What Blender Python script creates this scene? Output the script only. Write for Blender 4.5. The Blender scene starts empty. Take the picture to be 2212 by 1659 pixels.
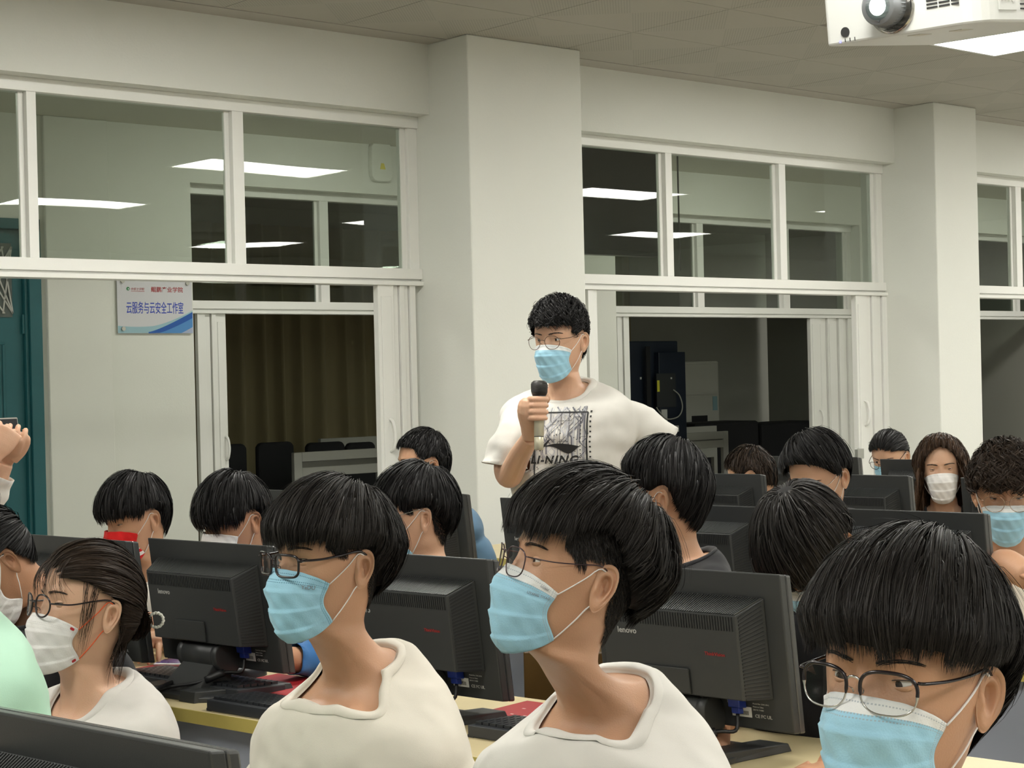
import bpy, math, random
import numpy as np
from mathutils import Vector, Matrix
from mathutils.bvhtree import BVHTree
random.seed(7); np.random.seed(7)
S = bpy.context.scene; COL = S.collection
PI = math.pi; sin = math.sin; cos = math.cos; R = math.radians

# ------------------------------------------------------------------ camera
F = 3700.0; CX, CY = 1106.0, 829.5
AZ = R(49.3); PITCH = R(0.22); ROLL = 0.0235
CAM = Vector((0, 0, 1.45))
FW = Vector((cos(AZ), sin(AZ), 0)); RT = Vector((sin(AZ), -cos(AZ), 0)); UP = Vector((0, 0, 1))
f3 = (FW*cos(PITCH) - UP*sin(PITCH)).normalized()
u3 = RT.cross(f3).normalized()
RC = RT*cos(ROLL) - u3*sin(ROLL); UC = u3*cos(ROLL) + RT*sin(ROLL)
cd = bpy.data.cameras.new('camera'); cam = bpy.data.objects.new('camera', cd); COL.objects.link(cam)
cd.sensor_fit = 'HORIZONTAL'; cd.sensor_width = 36; cd.lens = F/2212*36; cd.clip_start = .05; cd.clip_end = 100
M = Matrix((RC, UC, -f3)).transposed().to_4x4(); M.translation = CAM; cam.matrix_world = M
S.camera = cam
S.view_settings.view_transform = 'Standard'; S.view_settings.look = 'None'
S.view_settings.gamma = 1; S.view_settings.use_curve_mapping = False
S.view_settings.exposure = 1.0
wd = bpy.data.worlds.new('world'); S.world = wd; wd.use_nodes = True
wd.node_tree.nodes['Background'].inputs[0].default_value = (.02, .022, .025, 1)
wd.node_tree.nodes['Background'].inputs[1].default_value = .3
LAMP = 12.5      # radiance of the ceiling light panels
LAMPC = 9     # corridor

def ray(px, py): return (f3 + RC*((px-CX)/F) + UC*((CY-py)/F))
def W(px, py, d): return CAM + ray(px, py)*d
def onY(px, py, Y): r = ray(px, py); return CAM + r*((Y-CAM.y)/r.y)
def onZ(px, py, Z): r = ray(px, py); return CAM + r*((Z-CAM.z)/r.z)
def XonY(px, py, Y): return onY(px, py, Y).x
def rotz_of(az): g = -RT*sin(az) - FW*cos(az); return math.atan2(g.x, -g.y)

# ------------------------------------------------------------------ helpers
def srgb(r, g, b):
    f = lambda c: (c/255/12.92) if c/255 <= .04045 else ((c/255+.055)/1.055)**2.4
    return (f(r), f(g), f(b), 1)
def nmat(name, col, rough=.5, metal=0, spec=.5, emit=None, estr=0, bump=0, bscale=60, var=0, vscale=4, sss=0, aniso=None, coat=0, sheen=0):
    m = bpy.data.materials.new(name); m.use_nodes = True; nt = m.node_tree; b = nt.nodes['Principled BSDF']
    b.inputs['Base Color'].default_value = col; b.inputs['Roughness'].default_value = rough
    b.inputs['Metallic'].default_value = metal; b.inputs['Specular IOR Level'].default_value = spec
    if coat: b.inputs['Coat Weight'].default_value = coat
    if sheen: b.inputs['Sheen Weight'].default_value = sheen; b.inputs['Sheen Roughness'].default_value = .5
    if sss:
        b.inputs['Subsurface Weight'].default_value = sss; b.inputs['Subsurface Radius'].default_value = (.012, .005, .003); b.inputs['Subsurface Scale'].default_value = 1
    if emit: b.inputs['Emission Color'].default_value = emit; b.inputs['Emission Strength'].default_value = estr
    tc = nt.nodes.new('ShaderNodeTexCoord')
    if bump:
        n = nt.nodes.new('ShaderNodeTexNoise'); n.inputs['Scale'].default_value = bscale; n.inputs['Detail'].default_value = 4
        nt.links.new(tc.outputs['Object'], n.inputs['Vector'])
        bp = nt.nodes.new('ShaderNodeBump'); bp.inputs['Strength'].default_value = bump; bp.inputs['Distance'].default_value = .01
        nt.links.new(n.outputs['Fac'], bp.inputs['Height']); nt.links.new(bp.outputs['Normal'], b.inputs['Normal'])
    if var:
        n = nt.nodes.new('ShaderNodeTexNoise'); n.inputs['Scale'].default_value = vscale; n.inputs['Detail'].default_value = 5
        nt.links.new(tc.outputs['Object'], n.inputs['Vector'])
        mx = nt.nodes.new('ShaderNodeMix'); mx.data_type = 'RGBA'
        mx.inputs['A'].default_value = tuple(c*(1-var) for c in col[:3])+(1,); mx.inputs['B'].default_value = tuple(min(1, c*(1+var)) for c in col[:3])+(1,)
        nt.links.new(n.outputs['Fac'], mx.inputs['Factor']); nt.links.new(mx.outputs['Result'], b.inputs['Base Color'])
    return m
def glassmat(name, tint=(.9, .93, .91, 1), ior=1.5, rough=.0):
    m = bpy.data.materials.new(name); m.use_nodes = True; nt = m.node_tree; nt.nodes.clear()
    o = nt.nodes.new('ShaderNodeOutputMaterial'); t = nt.nodes.new('ShaderNodeBsdfTransparent'); g = nt.nodes.new('ShaderNodeBsdfGlossy')
    fr = nt.nodes.new('ShaderNodeFresnel'); ge = nt.nodes.new('ShaderNodeNewGeometry'); mi = nt.nodes.new('ShaderNodeMapRange')
    mi.inputs['To Min'].default_value = ior; mi.inputs['To Max'].default_value = 1/ior; nt.links.new(ge.outputs['Backfacing'], mi.inputs['Value']); nt.links.new(mi.outputs['Result'], fr.inputs['IOR'])
    mx = nt.nodes.new('ShaderNodeMixShader')
    t.inputs['Color'].default_value = tint; g.inputs['Roughness'].default_value = rough
    nt.links.new(fr.outputs[0], mx.inputs[0]); nt.links.new(t.outputs[0], mx.inputs[1]); nt.links.new(g.outputs[0], mx.inputs[2]); nt.links.new(mx.outputs[0], o.inputs[0])
    return m, nt, g, fr

def me(name, V, Fc, mats, fm=None, smooth=False, uv=None):
    m = bpy.data.meshes.new(name); V = np.asarray(V, dtype=np.float32)
    if isinstance(Fc, np.ndarray):
        n, k = Fc.shape
        m.vertices.add(len(V)); m.vertices.foreach_set('co', V.ravel())
        m.loops.add(n*k); m.loops.foreach_set('vertex_index', Fc.astype(np.int32).ravel())
        m.polygons.add(n); m.polygons.foreach_set('loop_start', (np.arange(n)*k).astype(np.int32))
        m.update(calc_edges=True)
    else:
        m.from_pydata([tuple(v) for v in V], [], [tuple(int(i) for i in f) for f in Fc]); m.update()
    if not isinstance(mats, (list, tuple)): mats = [mats]
    for x in mats: m.materials.append(x)
    if fm is not None: m.polygons.foreach_set('material_index', np.asarray(fm, dtype=np.int32))
    if smooth: m.polygons.foreach_set('use_smooth', np.ones(len(m.polygons), dtype=bool))
    if uv is not None:
        l = m.uv_layers.new(name='UVMap'); idx = np.zeros(len(m.loops), dtype=np.int32); m.loops.foreach_get('vertex_index', idx)
        l.data.foreach_set('uv', np.asarray(uv, dtype=np.float32)[idx].ravel())
    m.update(); return m
def link(name, mesh, parent=None, **props):
    o = bpy.data.objects.new(name, mesh); COL.objects.link(o)
    if parent is not None: o.parent = parent
    for k, v in props.items(): o[k] = v
    return o
def obj(name, V, Fc, mats, parent=None, fm=None, smooth=False, uv=None, bevel=0, **props):
    o = link(name, me(name, V, Fc, mats, fm, smooth, uv), parent, **props)
    if bevel:
        b = o.modifiers.new('bevel', 'BEVEL'); b.width = bevel; b.segments = 2; b.limit_method = 'ANGLE'; b.angle_limit = R(40)
    return o
def thing(name, label, cat, loc=(0, 0, 0), rz=0, group=None, rot=None):
    o = bpy.data.objects.new(name, None); COL.objects.link(o); o.location = loc; o.rotation_euler = rot or (0, 0, rz)
    o['label'] = label; o['category'] = cat
    if group: o['group'] = group
    return o
def tag(o, label, cat, group=None):
    o['label'] = label; o['category'] = cat
    if group: o['group'] = group
    return o
def struct(name, label=None):
    o = bpy.data.objects.new(name, None); COL.objects.link(o); o['kind'] = 'structure'
    if label: o['label'] = label
    return o
class B:
    """collects simple solids into one mesh"""
    def __init__(s): s.V = []; s.F = []; s.M = []
    def add(s, V, Fc, m=0):
        k = len(s.V); s.V += [tuple(v) for v in V]; s.F += [tuple(i+k for i in f) for f in Fc]; s.M += [m]*len(Fc); return s
    def hexa(s, p, m=0):   # p: 4 bottom (ccw), 4 top
        return s.add(p, [(3, 2, 1, 0), (4, 5, 6, 7), (0, 1, 5, 4), (1, 2, 6, 5), (2, 3, 7, 6), (3, 0, 4, 7)], m)
    def box(s, x0, x1, y0, y1, z0, z1, m=0):
        return s.hexa([(x0, y0, z0), (x1, y0, z0), (x1, y1, z0), (x0, y1, z0), (x0, y0, z1), (x1, y0, z1), (x1, y1, z1), (x0, y1, z1)], m)
    def prism(s, poly, y0, y1, m=0, axis='y'):   # poly in (x,z), ccw seen from -y
        n = len(poly); P = []
        for yy in (y0, y1):
            for a, b in poly: P.append((a, yy, b) if axis == 'y' else (a, b, yy) if axis == 'z' else (yy, a, b))
        Fc = [tuple(range(n)), tuple(range(2*n-1, n-1, -1))] + [(i+n, (i+1) % n+n, (i+1) % n, i) for i in range(n)]
        return s.add(P, Fc, m)
    def tube(s, path, rad, seg=10, cap=True, m=0):
        V, Fc = tube(path, rad, seg, cap); return s.add(V, Fc, m)
    def obj(s, name, mats, parent=None, smooth=False, bevel=0, **props):
        return obj(name, np.array(s.V), s.F, mats, parent, fm=s.M, smooth=smooth, bevel=bevel, **props)
def tube(path, rad, seg=10, cap=True, closed=False, flat=1.0, up=None):
    P = np.array([list(p) for p in path], float); n = len(P)
    rad = np.full(n, rad) if np.isscalar(rad) else np.array(rad, float)
    T = np.zeros_like(P)
    if closed: T = np.roll(P, -1, 0)-np.roll(P, 1, 0)
    else: T[1:-1] = P[2:]-P[:-2]; T[0] = P[1]-P[0]; T[-1] = P[-1]-P[-2]
    T /= np.linalg.norm(T, axis=1)[:, None]+1e-12
    a = np.array(up, float) if up is not None else (np.array([0, 0, 1.]) if abs(T[0][2]) < .9 else np.array([1., 0, 0]))
    N = a-T[0]*a.dot(T[0]); N /= np.linalg.norm(N); V = []
    for i in range(n):
        N = N-T[i]*N.dot(T[i]); N /= np.linalg.norm(N)+1e-12; Bn = np.cross(T[i], N)
        for k in range(seg):
            t = 2*PI*k/seg; V.append(P[i]+rad[i]*(N*cos(t)*flat+Bn*sin(t)))
    Fc = []
    for i in range(n if closed else n-1):
        j = (i+1) % n
        for k in range(seg): k2 = (k+1) % seg; Fc.append((i*seg+k, i*seg+k2, j*seg+k2, j*seg+k))
    if cap and not closed:
        Fc.append(tuple(range(seg-1, -1, -1))); Fc.append(tuple(range((n-1)*seg, n*seg)))
    return V, Fc
def smoothpath(pts, n=24):
    P = np.array([list(p) for p in pts], float); P = np.vstack([2*P[0]-P[1], P, 2*P[-1]-P[-2]]); out = []
    k = len(P)-3
    for i in range(n+1):
        t = i/n*k; j = min(int(t), k-1); t -= j; a, b, c, d = P[j:j+4]
        out.append(.5*(2*b+(c-a)*t+(2*a-5*b+4*c-d)*t*t+(3*b-a-3*c+d)*t**3))
    return np.array(out)
def grid_faces(nr, nc, wrap=False, flip=False):
    i, j = np.meshgrid(np.arange(nr-1), np.arange(nc if wrap else nc-1), indexing='ij'); j2 = (j+1) % nc
    f = np.stack([i*nc+j, i*nc+j2, (i+1)*nc+j2, (i+1)*nc+j], -1).reshape(-1, 4)
    return f[:, ::-1] if flip else f
def textmesh(s, size, extrude=.0004, sx=1., shear=0, bold=0, align='LEFT', spacing=1):
    c = bpy.data.curves.new('t', 'FONT'); c.body = s; c.size = size; c.extrude = extrude; c.align_x = align; c.align_y = 'CENTER'
    c.shear = shear; c.offset = bold; c.resolution_u = 2; c.space_character = spacing
    o = bpy.data.objects.new('t', c); COL.objects.link(o); dg = bpy.context.evaluated_depsgraph_get(); dg.update()
    m = o.evaluated_get(dg).to_mesh(); V = np.array([v.co[:] for v in m.vertices]).reshape(-1, 3); Fc = [tuple(p.vertices) for p in m.polygons]
    o.evaluated_get(dg).to_mesh_clear(); bpy.data.objects.remove(o); bpy.data.curves.remove(c)
    if len(V): V[:, 0] *= sx
    return V, Fc
def placetext(name, s, size, origin, xdir, ydir, mat, parent, **k):
    V, Fc = textmesh(s, size, **k); x = np.array(Vector(xdir).normalized()); y = np.array(Vector(ydir).normalized()); z = np.cross(x, y)
    P = np.array(list(origin))+V[:, :1]*x+V[:, 1:2]*y+V[:, 2:3]*z
    return obj(name, P, Fc, mat, parent)
def dup(root, loc, rz, label, group=None, rot=None):
    r = root.copy(); COL.objects.link(r); r.location = loc; r.rotation_euler = rot or (0, 0, rz); r['label'] = label
    if group: r['group'] = group
    def rec(src, dst):
        for ch in list(src.children):
            c = ch.copy(); COL.objects.link(c); c.parent = dst; rec(ch, c)
    rec(root, r); return r

# ------------------------------------------------------------------ materials
MW = nmat('wall_paint', (.72, .728, .675, 1), .75, bump=.06, bscale=90, var=.02, vscale=1.5, spec=.25)
MWF = nmat('corridor_paint', (.72, .728, .665, 1), .75, bump=.06, bscale=90, var=.03, vscale=2, spec=.25)
MAL = nmat('white_aluminium', (.78, .78, .74, 1), .32, bump=.02, bscale=30, spec=.5)
MCH = nmat('channel_grey', (.45, .46, .44, 1), .4)
MDK = nmat('dark_gap', (.06, .06, .055, 1), .6)
MFL = nmat('floor_tile', (.36, .34, .30, 1), .3, var=.1, vscale=3)
MGRID = nmat('ceiling_backing', (.16, .15, .13, 1), .8)
MTEAL = nmat('teal_paint', (.018, .115, .13, 1), .38, bump=.05, bscale=25, var=.15, vscale=6)
MGLASS, _n, _g, _f = glassmat('window_glass', (.80, .84, .80, 1), 1.62)
nz = _n.nodes.new('ShaderNodeTexNoise'); nz.inputs['Scale'].default_value = 1.6; nz.inputs['Detail'].default_value = 0
tcx = _n.nodes.new('ShaderNodeTexCoord'); bpn = _n.nodes.new('ShaderNodeBump'); bpn.inputs['Strength'].default_value = .35; bpn.inputs['Distance'].default_value = .004
_n.links.new(tcx.outputs['Object'], nz.inputs['Vector']); _n.links.new(nz.outputs['Fac'], bpn.inputs['Height']); _n.links.new(bpn.outputs['Normal'], _g.inputs['Normal'])
MLENS, _n2, _g2, _f2 = glassmat('lens_glass', (.96, .97, .97, 1), 1.5)
MPANEL = nmat('lamp_diffuser', (.9, .9, .9, 1), .5, emit=(1, .985, .92, 1), estr=LAMP)
MPANELC = nmat('corridor_lamp', (.9, .9, .9, 1), .5, emit=(1, .985, .92, 1), estr=LAMPC)
def ceiling_mat():
    m = nmat('perforated_tile', (.43, .415, .36, 1), .8, spec=.2); nt = m.node_tree; b = nt.nodes['Principled BSDF']; N = nt.nodes.new; L = nt.links.new
    tc = N('ShaderNodeTexCoord'); sp = N('ShaderNodeSeparateXYZ'); L(tc.outputs['Object'], sp.inputs[0])
    def mth(op, a, bb=None):
        n = N('ShaderNodeMath'); n.operation = op
        for i, v in enumerate((a, bb)):
            if v is None: continue
            if isinstance(v, (int, float)): n.inputs[i].default_value = v
            else: L(v, n.inputs[i])
        return n.outputs[0]
    k = 1/(.6)   # u=(x+y)/.6, v=(x-y)/.6 : cells of half the tile diagonal
    u = mth('MULTIPLY', mth('ADD', sp.outputs[0], sp.outputs[1]), k); v = mth('MULTIPLY', mth('SUBTRACT', sp.outputs[0], sp.outputs[1]), k)
    par = mth('PINGPONG', mth('ADD', mth('FLOOR', u), mth('FLOOR', v)), 1)
    rib = mth('LESS_THAN', mth('FRACT', mth('MULTIPLY', v, 36)), .38)
    fac = mth('MULTIPLY', par, rib)
    mx = N('ShaderNodeMix'); mx.data_type = 'RGBA'; mx.inputs['A'].default_value = (.43, .415, .36, 1); mx.inputs['B'].default_value = (.375, .365, .315, 1)
    L(fac, mx.inputs['Factor']); L(mx.outputs['Result'], b.inputs['Base Color'])
    return m
MCEIL = ceiling_mat()

# ------------------------------------------------------------------ room shell
ZC = 3.02; YW = 6.32; YF = 9.22; ZL = 2.69; ZT = 1.90; ZS = .42
XL, XR, YB = -5.0, 16.0, -5.4
def sbox(name, x0, x1, y0, y1, z0, z1, mat, parent=None, bevel=0, **p):
    b = B().box(x0, x1, y0, y1, z0, z1); return b.obj(name, mat, parent, bevel=bevel, **p)
sbox('floor', XL, XR+6, YB, 16, -.1, 0, MFL, kind='structure')
ceil = struct('ceiling')
sbox('ceiling_backing', XL, XR, YB, YW+.3, ZC+.012, ZC+.15, MGRID, ceil)
GX0, GY0 = 4.38, 5.58
lights = []
for xi in (-3, 3, 9, 15, -9):
    for y0 in (4.38, 1.98, -1.02, -4.02):
        lights.append((GX0+(xi-0)*.6, y0))
lights = [(x, y) for x, y in lights if XL < x < XR-1.2]
def is_light(x, y):
    for lx, ly in lights:
        if lx-.01 < x < lx+1.19 and ly-.01 < y < ly+.59: return True
    return False
tb = B().box(.002, .598, .002, .598, 0, .012); tile_mesh = me('tile', np.array(tb.V), tb.F, MCEIL)
for i in range(-6, 14):
    for j in range(-7, 2):
        x, y = GX0+i*.6, GY0+(j-1)*.6
        if is_light(x+.01, y+.01): continue
        if j == 1 and False: continue
        o = link('ceiling_tile', tile_mesh, ceil); o.location = (x, y, ZC); 
# far / unseen remainder of the tiles in one sheet
bb = B()
bb.box(XL, XR, YB, GY0-8*.6, ZC, ZC+.012); bb.box(XL, GX0-6*.6, GY0-8*.6, 6.18, ZC, ZC+.012); bb.box(GX0+14*.6, XR, GY0-8*.6, 6.18, ZC, ZC+.012); 
bb.obj('ceiling_field', MCEIL, ceil, kind='stuff')
sbox('edge_strip', XL, XR, 6.184, YW+.02, ZC-.002, ZC+.012, nmat('edge_strip', (.42, .40, .35, 1), .8), ceil)
lamp0 = None
for k, (x, y) in enumerate(lights):
    lab = 'square-cornered white ceiling light panel over the desks, switched on'
    if abs(x-6.18) < .1 and abs(y-4.38) < .1: lab = 'lit white ceiling panel showing behind and below the projector'
    if lamp0 is None:
        t = thing('ceiling_light', lab, 'ceiling light', (x, y, ZC), 0, 'ceiling light panels over the classroom')
        b = B(); b.box(0, 1.2, 0, .02, -.012, .01); b.box(0, 1.2, .58, .6, -.012, .01); b.box(0, .02, .02, .58, -.012, .01); b.box(1.18, 1.2, .02, .58, -.012, .01)
        b.obj('frame', MAL, t); B().box(.02, 1.18, .02, .58, -.006, .008).obj('diffuser', MPANEL, t); lamp0 = t
    else: t = dup(lamp0, (x, y, ZC), 0, lab)
    if 'behind and below' in lab:
        if 'group' in t: del t['group']
        t.location = (x+.12, y-.04, ZC)

# columns and near wall
c1a = XonY(1008, 72, 6.03); c1b = XonY(1253, 110, 6.03); c2a = XonY(2017, 222, 6.03); c2b = XonY(2108, 232, 6.03)
wb = struct('wall_back')
YT = YW+.26
cols = [(XL, -1.2), (1.1, 1.75), (c1a, c1b), (c2a, c2b), (12.1, 12.7)]
for i, (a, b_) in enumerate(cols):
    sbox('column', a, b_, 6.03 if i else YW, YT, 0, ZC, MW, wb, bevel=.006)
for a, b_ in ((-1.2, 1.1), (1.75, c1a), (c1b, c2a), (c2b, 12.1), (12.7, XR)):
    sbox('lintel', a, b_, YW, YT, ZL, ZC, MW, wb)
    sbox('sill_wall', a, b_, YW, YT, 0, ZS, MW, wb)
sbox('wall_left', XL-.2, XL, YB, YW, 0, ZC, MW, kind='structure')
sbox('wall_right', XR, XR+.2, YB, YW, 0, ZC, MW, kind='structure')
sbox('wall_front', XL-.2, XR+.2, YB-.2, YB, 0, ZC, MW, kind='structure')
# corridor far wall with openings
f1a = XonY(413, 500, YF); d1b = XonY(91, 800, YF); f2a = XonY(1331, 660, YF); f2b = XonY(1858, 560, YF)
f1b = f2a-.62; f3a = f2b+.62; f3b = f3a+2.9; d1a = d1b-1.1
wf = struct('wall_corridor'); YFT = YF+.26
segs = [(XL, d1a), (d1b, f1a), (f1b, f2a), (f2b, f3a), (f3b, XR+6)]
for a, b_ in segs: sbox('wall_section', a, b_, YF, YFT, 0, ZC, MWF, wf)
xc = XonY(240, 800, YF)
sbox('pilaster', d1b+.03, xc, YF-.03, YF, 0, ZC, MWF, wf, bevel=.006)
for a, b_ in ((f1a, f1b), (f2a, f2b), (f3a, f3b)):
    sbox('lintel', a, b_, YF, YFT, ZL, ZC, MWF, wf); sbox('sill_wall', a, b_, YF, YFT, 0, ZS, MWF, wf)
sbox('lintel', d1a, d1b, YF, YFT, 2.42, ZC, MWF, wf)
sbox('ceiling', XL, XR+6, YW+.26, YF, ZC, ZC+.1, nmat('corridor_ceiling', (.6, .59, .52, 1), .8), kind='structure')
sbox('wall_end', XL-.2, XL, YW, 16, 0, ZC, MWF, kind='structure'); sbox('wall_end', XR+6, XR+6.2, YW, 16, 0, ZC, MWF, kind='structure')
for k, x in enumerate((1.5, 5.4, 9.3, 13.2)):
    B().box(x, x+1.2, 7.75, 8.05, ZC-.05, ZC).obj('ceiling_light', MPANELC, None, label='slim ceiling light bar in the corridor beyond the glass', category='ceiling light', group='corridor light bars')

# ------------------------------------------------------------------ folding window frames
def window(name, xa, xb, Y, mull, left_stack=None, right_stack=None, lockz=None, handle_l=None, handle_r=None, leftw=.05):
    w = struct(name); y0, y1 = Y, Y+.06
    def fr(n, *a, mat=MAL, bevel=.002): return B().box(*a).obj(n, mat, w, bevel=bevel)
    fr('top_rail', xa, xb, y0-.012, y1, ZL-.055, ZL)
    B().box(xa, xb, y0-.02, y1+.01, ZT+.022, ZT+.072).box(xa, xb, y0-.006, y1, ZT+.012, ZT+.022).box(xa, xb, y0-.03, y1+.01, ZT-.008, ZT+.012).obj('middle_rail', MAL, w, bevel=.002)
    fr('jamb', xa, xa+leftw, y0, y1, ZT+.072, ZL-.055); fr('jamb', xb-.055, xb, y0, y1, ZT+.072, ZL-.055)
    B().box(xb-.085, xb-.055, y0+.02, y0+.05, ZT+.072, ZL-.055).obj('channel', MAL, w, bevel=.001)
    xs = [xa+leftw]
    for m0, m1 in mull:
        fr('mullion', m0, m1, y0-.01, y1, ZT+.072, ZL-.055, bevel=.002)
        fr('channel', m0-.022, m0, y0+.018, y0+.04, ZT+.072, ZL-.055)
        xs += [m0-.022, m1]
    xs.append(xb-.085)
    for i in range(0, len(xs), 2):
        if xs[i+1]-xs[i] > .05: fr('pane', xs[i], xs[i+1], y0+.026, y0+.031, ZT+.072, ZL-.055, mat=MGLASS, bevel=0)
    fr('bottom_track', xa, xb, y0-.02, y1+.01, ZS, ZS+.03)
    for st, hd in ((left_stack, handle_l), (right_stack, handle_r)):
        if not st: continue
        for i, (a, b_, dy) in enumerate(st):   # leaf panels folded on one another
            g = B().box(a, b_, y0+dy-.018, y0+dy+.018, ZS+.03, ZT-.008)
            g.box(a+(b_-a)*.18, b_-(b_-a)*.18, y0+dy-.022, y0+dy-.018, ZS+.12, ZT-.06) if b_-a > .07 else None
            lf = g.obj('folding_leaf', MAL, w, bevel=.0015)
            if hd and i == hd[0]:
                z = hd[2]; xx = hd[1]
                p = smoothpath([(xx, y0+dy-.018, z-.075), (xx, y0+dy-.045, z-.06), (xx+.004, y0+dy-.055, z), (xx, y0+dy-.045, z+.06), (xx, y0+dy-.018, z+.075)], 14)
                V, Fc = tube(p, .008, 8); obj('handle', V, Fc, MAL, lf, smooth=True)
    return w
YN = YW+.10
X1 = lambda px, py: XonY(px, py, YN)
def st(px_list, py, Y, dys): 
    xs = [XonY(p, py, Y) for p in px_list]
    return [(xs[i], xs[i+1]-.004, dys[i]) for i in range(len(xs)-1)]
hz = lambda px, py, Y: onY(px, py, Y).z
win1 = window('window_1', 1.75, c1a, YN, [(X1(58, 370), X1(79, 370)), (X1(502, 400), X1(526, 400))],
    right_stack=st([812+2, 850, 862, 873, 884, 897], 760, YN, [0, .012, .0, .012, 0]), handle_r=(0, XonY(838, 940, YN), hz(838, 940, YN)))
win2 = window('window_2', c1b, c2a, YN, [(X1(1437, 470), X1(1451, 470)), (X1(1682, 480), X1(1696, 480))],
    left_stack=st([1268, 1281, 1291], 760, YN, [0, .01]),
    right_stack=st([1846, 1868, 1881, 1892, 1903, 1914], 760, YN, [0, .012, 0, .012, 0]), handle_r=(0, XonY(1862, 892, YN), hz(1862, 892, YN)), leftw=.0+.012)
win3 = window('window_3', c2b, 12.1, YN, [(X1(2192, 470), X1(2204, 470))], leftw=.012)
pl = onY(1856, 980, YN-.03); B().box(pl.x-.03, pl.x+.03, YN-.045, YN-.02, pl.z-.03, pl.z+.03).obj('lock_plate', nmat('steel', (.55, .55, .53, 1), .3, 1), win2, bevel=.004)
YN2 = YF+.10
fx = lambda px, py: XonY(px, py, YN2)
win4 = window('window_4', f1a, f1b, YN2, [(fx(690, 550), fx(709, 550))],
    left_stack=st([427, 445, 458, 468, 491], 850, YN2, [0, .015, 0, .012]), handle_l=(3, XonY(487, 968, YN2), hz(487, 968, YN2)))
win5 = window('window_5', f2a, f2b, YN2, [(fx(1505, 600), fx(1519, 600)), (fx(1690, 600), fx(1704, 600))],
    left_stack=st([1333, 1341, 1347, 1353, 1362], 850, YN2, [0, .012, 0, .012]),
    right_stack=st([1750, 1772, 1788, 1800, 1812, 1822, 1832, 1843, 1850], 850, YN2, [0, .02, .0, .02, 0, .02, 0, .02]), handle_r=(0, XonY(1767, 905, YN2), hz(1767, 905, YN2)))
win6 = window('window_6', f3a, f3b, YN2, [(f3a+.95, f3a+1.0), (f3a+1.9, f3a+1.95)])
# small access box with a yellow label on the corridor ceiling edge, seen through the first pane
p = onY(823, 350, YF-.03)
t = thing('wall_router', 'small white rounded box with a yellow sticker high on the corridor wall', 'wall box', (p.x, YF, p.z))
rr = [(cos(a)*.085*min(1/abs(cos(a))if abs(cos(a))>.01 else 9, 1/abs(sin(a)) if abs(sin(a))>.01 else 9, 1.22), sin(a)*.13*min(1/abs(cos(a))if abs(cos(a))>.01 else 9, 1/abs(sin(a)) if abs(sin(a))>.01 else 9, 1.22)) for a in np.linspace(0, 2*PI, 28, endpoint=False)]
B().prism(rr, -.045, 0).obj('housing', nmat('router_white', (.72, .73, .66, 1), .4), t, bevel=.006)
B().prism([(-.02, -.05), (.025, -.05), (.012, -.01), (-.01, -.01)], -.047, -.0455).obj('sticker', nmat('yellow_sticker', (.7, .6, .08, 1), .5), t)
V, Fc = tube(smoothpath([(0, -.02, .12), (.01, -.03, .15), (.03, -.02, .17), (.03, 0, .19)], 12), .004, 6); obj('cable', V, Fc, MDK, t, smooth=True)

# black screen hung in the corridor, seen through the first pane of the second window
Yh = 7.6; p0 = onY(1205, 330, Yh); p1 = onY(1419, 556, Yh); hs_ = thing('hanging_screen', 'black screen hanging in the corridor behind the first upper pane right of the column', 'screen', (p0.x, Yh, p1.z))
B().box(0, p1.x-p0.x, -.04, .04, 0, .78).obj('casing', nmat('screen_casing', (.012, .013, .015, 1), .35), hs_, bevel=.008)
B().box(.02, p1.x-p0.x-.02, -.046, -.04, .03, .75).obj('screen', nmat('screen_face', (.006, .007, .009, 1), .18), hs_)
for xx in (.25, p1.x-p0.x-.25): V, Fc = tube([(xx, 0, .78), (xx, 0, ZC-p1.z)], .012, 8); obj('hanger', V, Fc, MDK, hs_)
ph_ = onY(1466, 450, 8.0); V, Fc = tube([(0, 0, ZC-ph_.z), (0, 0, -.42)], .006, 8); t = obj('hanging_rod', V, Fc, MDK); t.location = ph_; tag(t, 'thin dark rod hanging from the corridor ceiling beside the black screen', 'rod')

# ------------------------------------------------------------------ teal door in the corridor wall
dr = struct('door_1')
Yd = YF
def dbox(n, *a, parent=dr, mat=MTEAL, bevel=.004, **k): return B().box(*a).obj(n, mat, parent, bevel=bevel, **k)
dbox('door_frame', d1b-.075, d1b, Yd-.02, Yd+.12, 0, 2.42); dbox('door_frame', d1a, d1a+.075, Yd-.02, Yd+.12, 0, 2.42); dbox('door_frame', d1a, d1b, Yd-.02, Yd+.12, 2.36, 2.42)
dbox('door_stop', d1b-.095, d1b-.075, Yd, Yd+.12, 0, 2.42)
leaf = dbox('door_leaf', d1a+.08, d1b-.095, Yd+.03, Yd+.08, .01, 2.36)
xr_ = d1b-.13; 
for z0, z1 in ((.25, 1.0), (1.12, 1.72)):
    for ins, dy in ((0, .024), (.03, .018), (.06, .024)):
        b = B(); x0, x1 = d1a+.2+ins, xr_-.08-ins; a, c = z0+ins, z1-ins; y = Yd+dy
        b.box(x0, x1, y, Yd+.032, a, a+.016); b.box(x0, x1, y, Yd+.032, c-.016, c); b.box(x0, x0+.016, y, Yd+.032, a+.016, c-.016); b.box(x1-.016, x1, y, Yd+.032, a+.016, c-.016)
        b.obj('moulding', MTEAL, leaf, bevel=.003)
dbox('transom_glass', d1a+.16, xr_-.03, Yd+.024, Yd+.032, 1.86, 2.28, parent=leaf, mat=nmat('reeded_glass', (.10, .12, .11, 1), .2, var=.4, vscale=20), bevel=0)
b = B()
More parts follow.
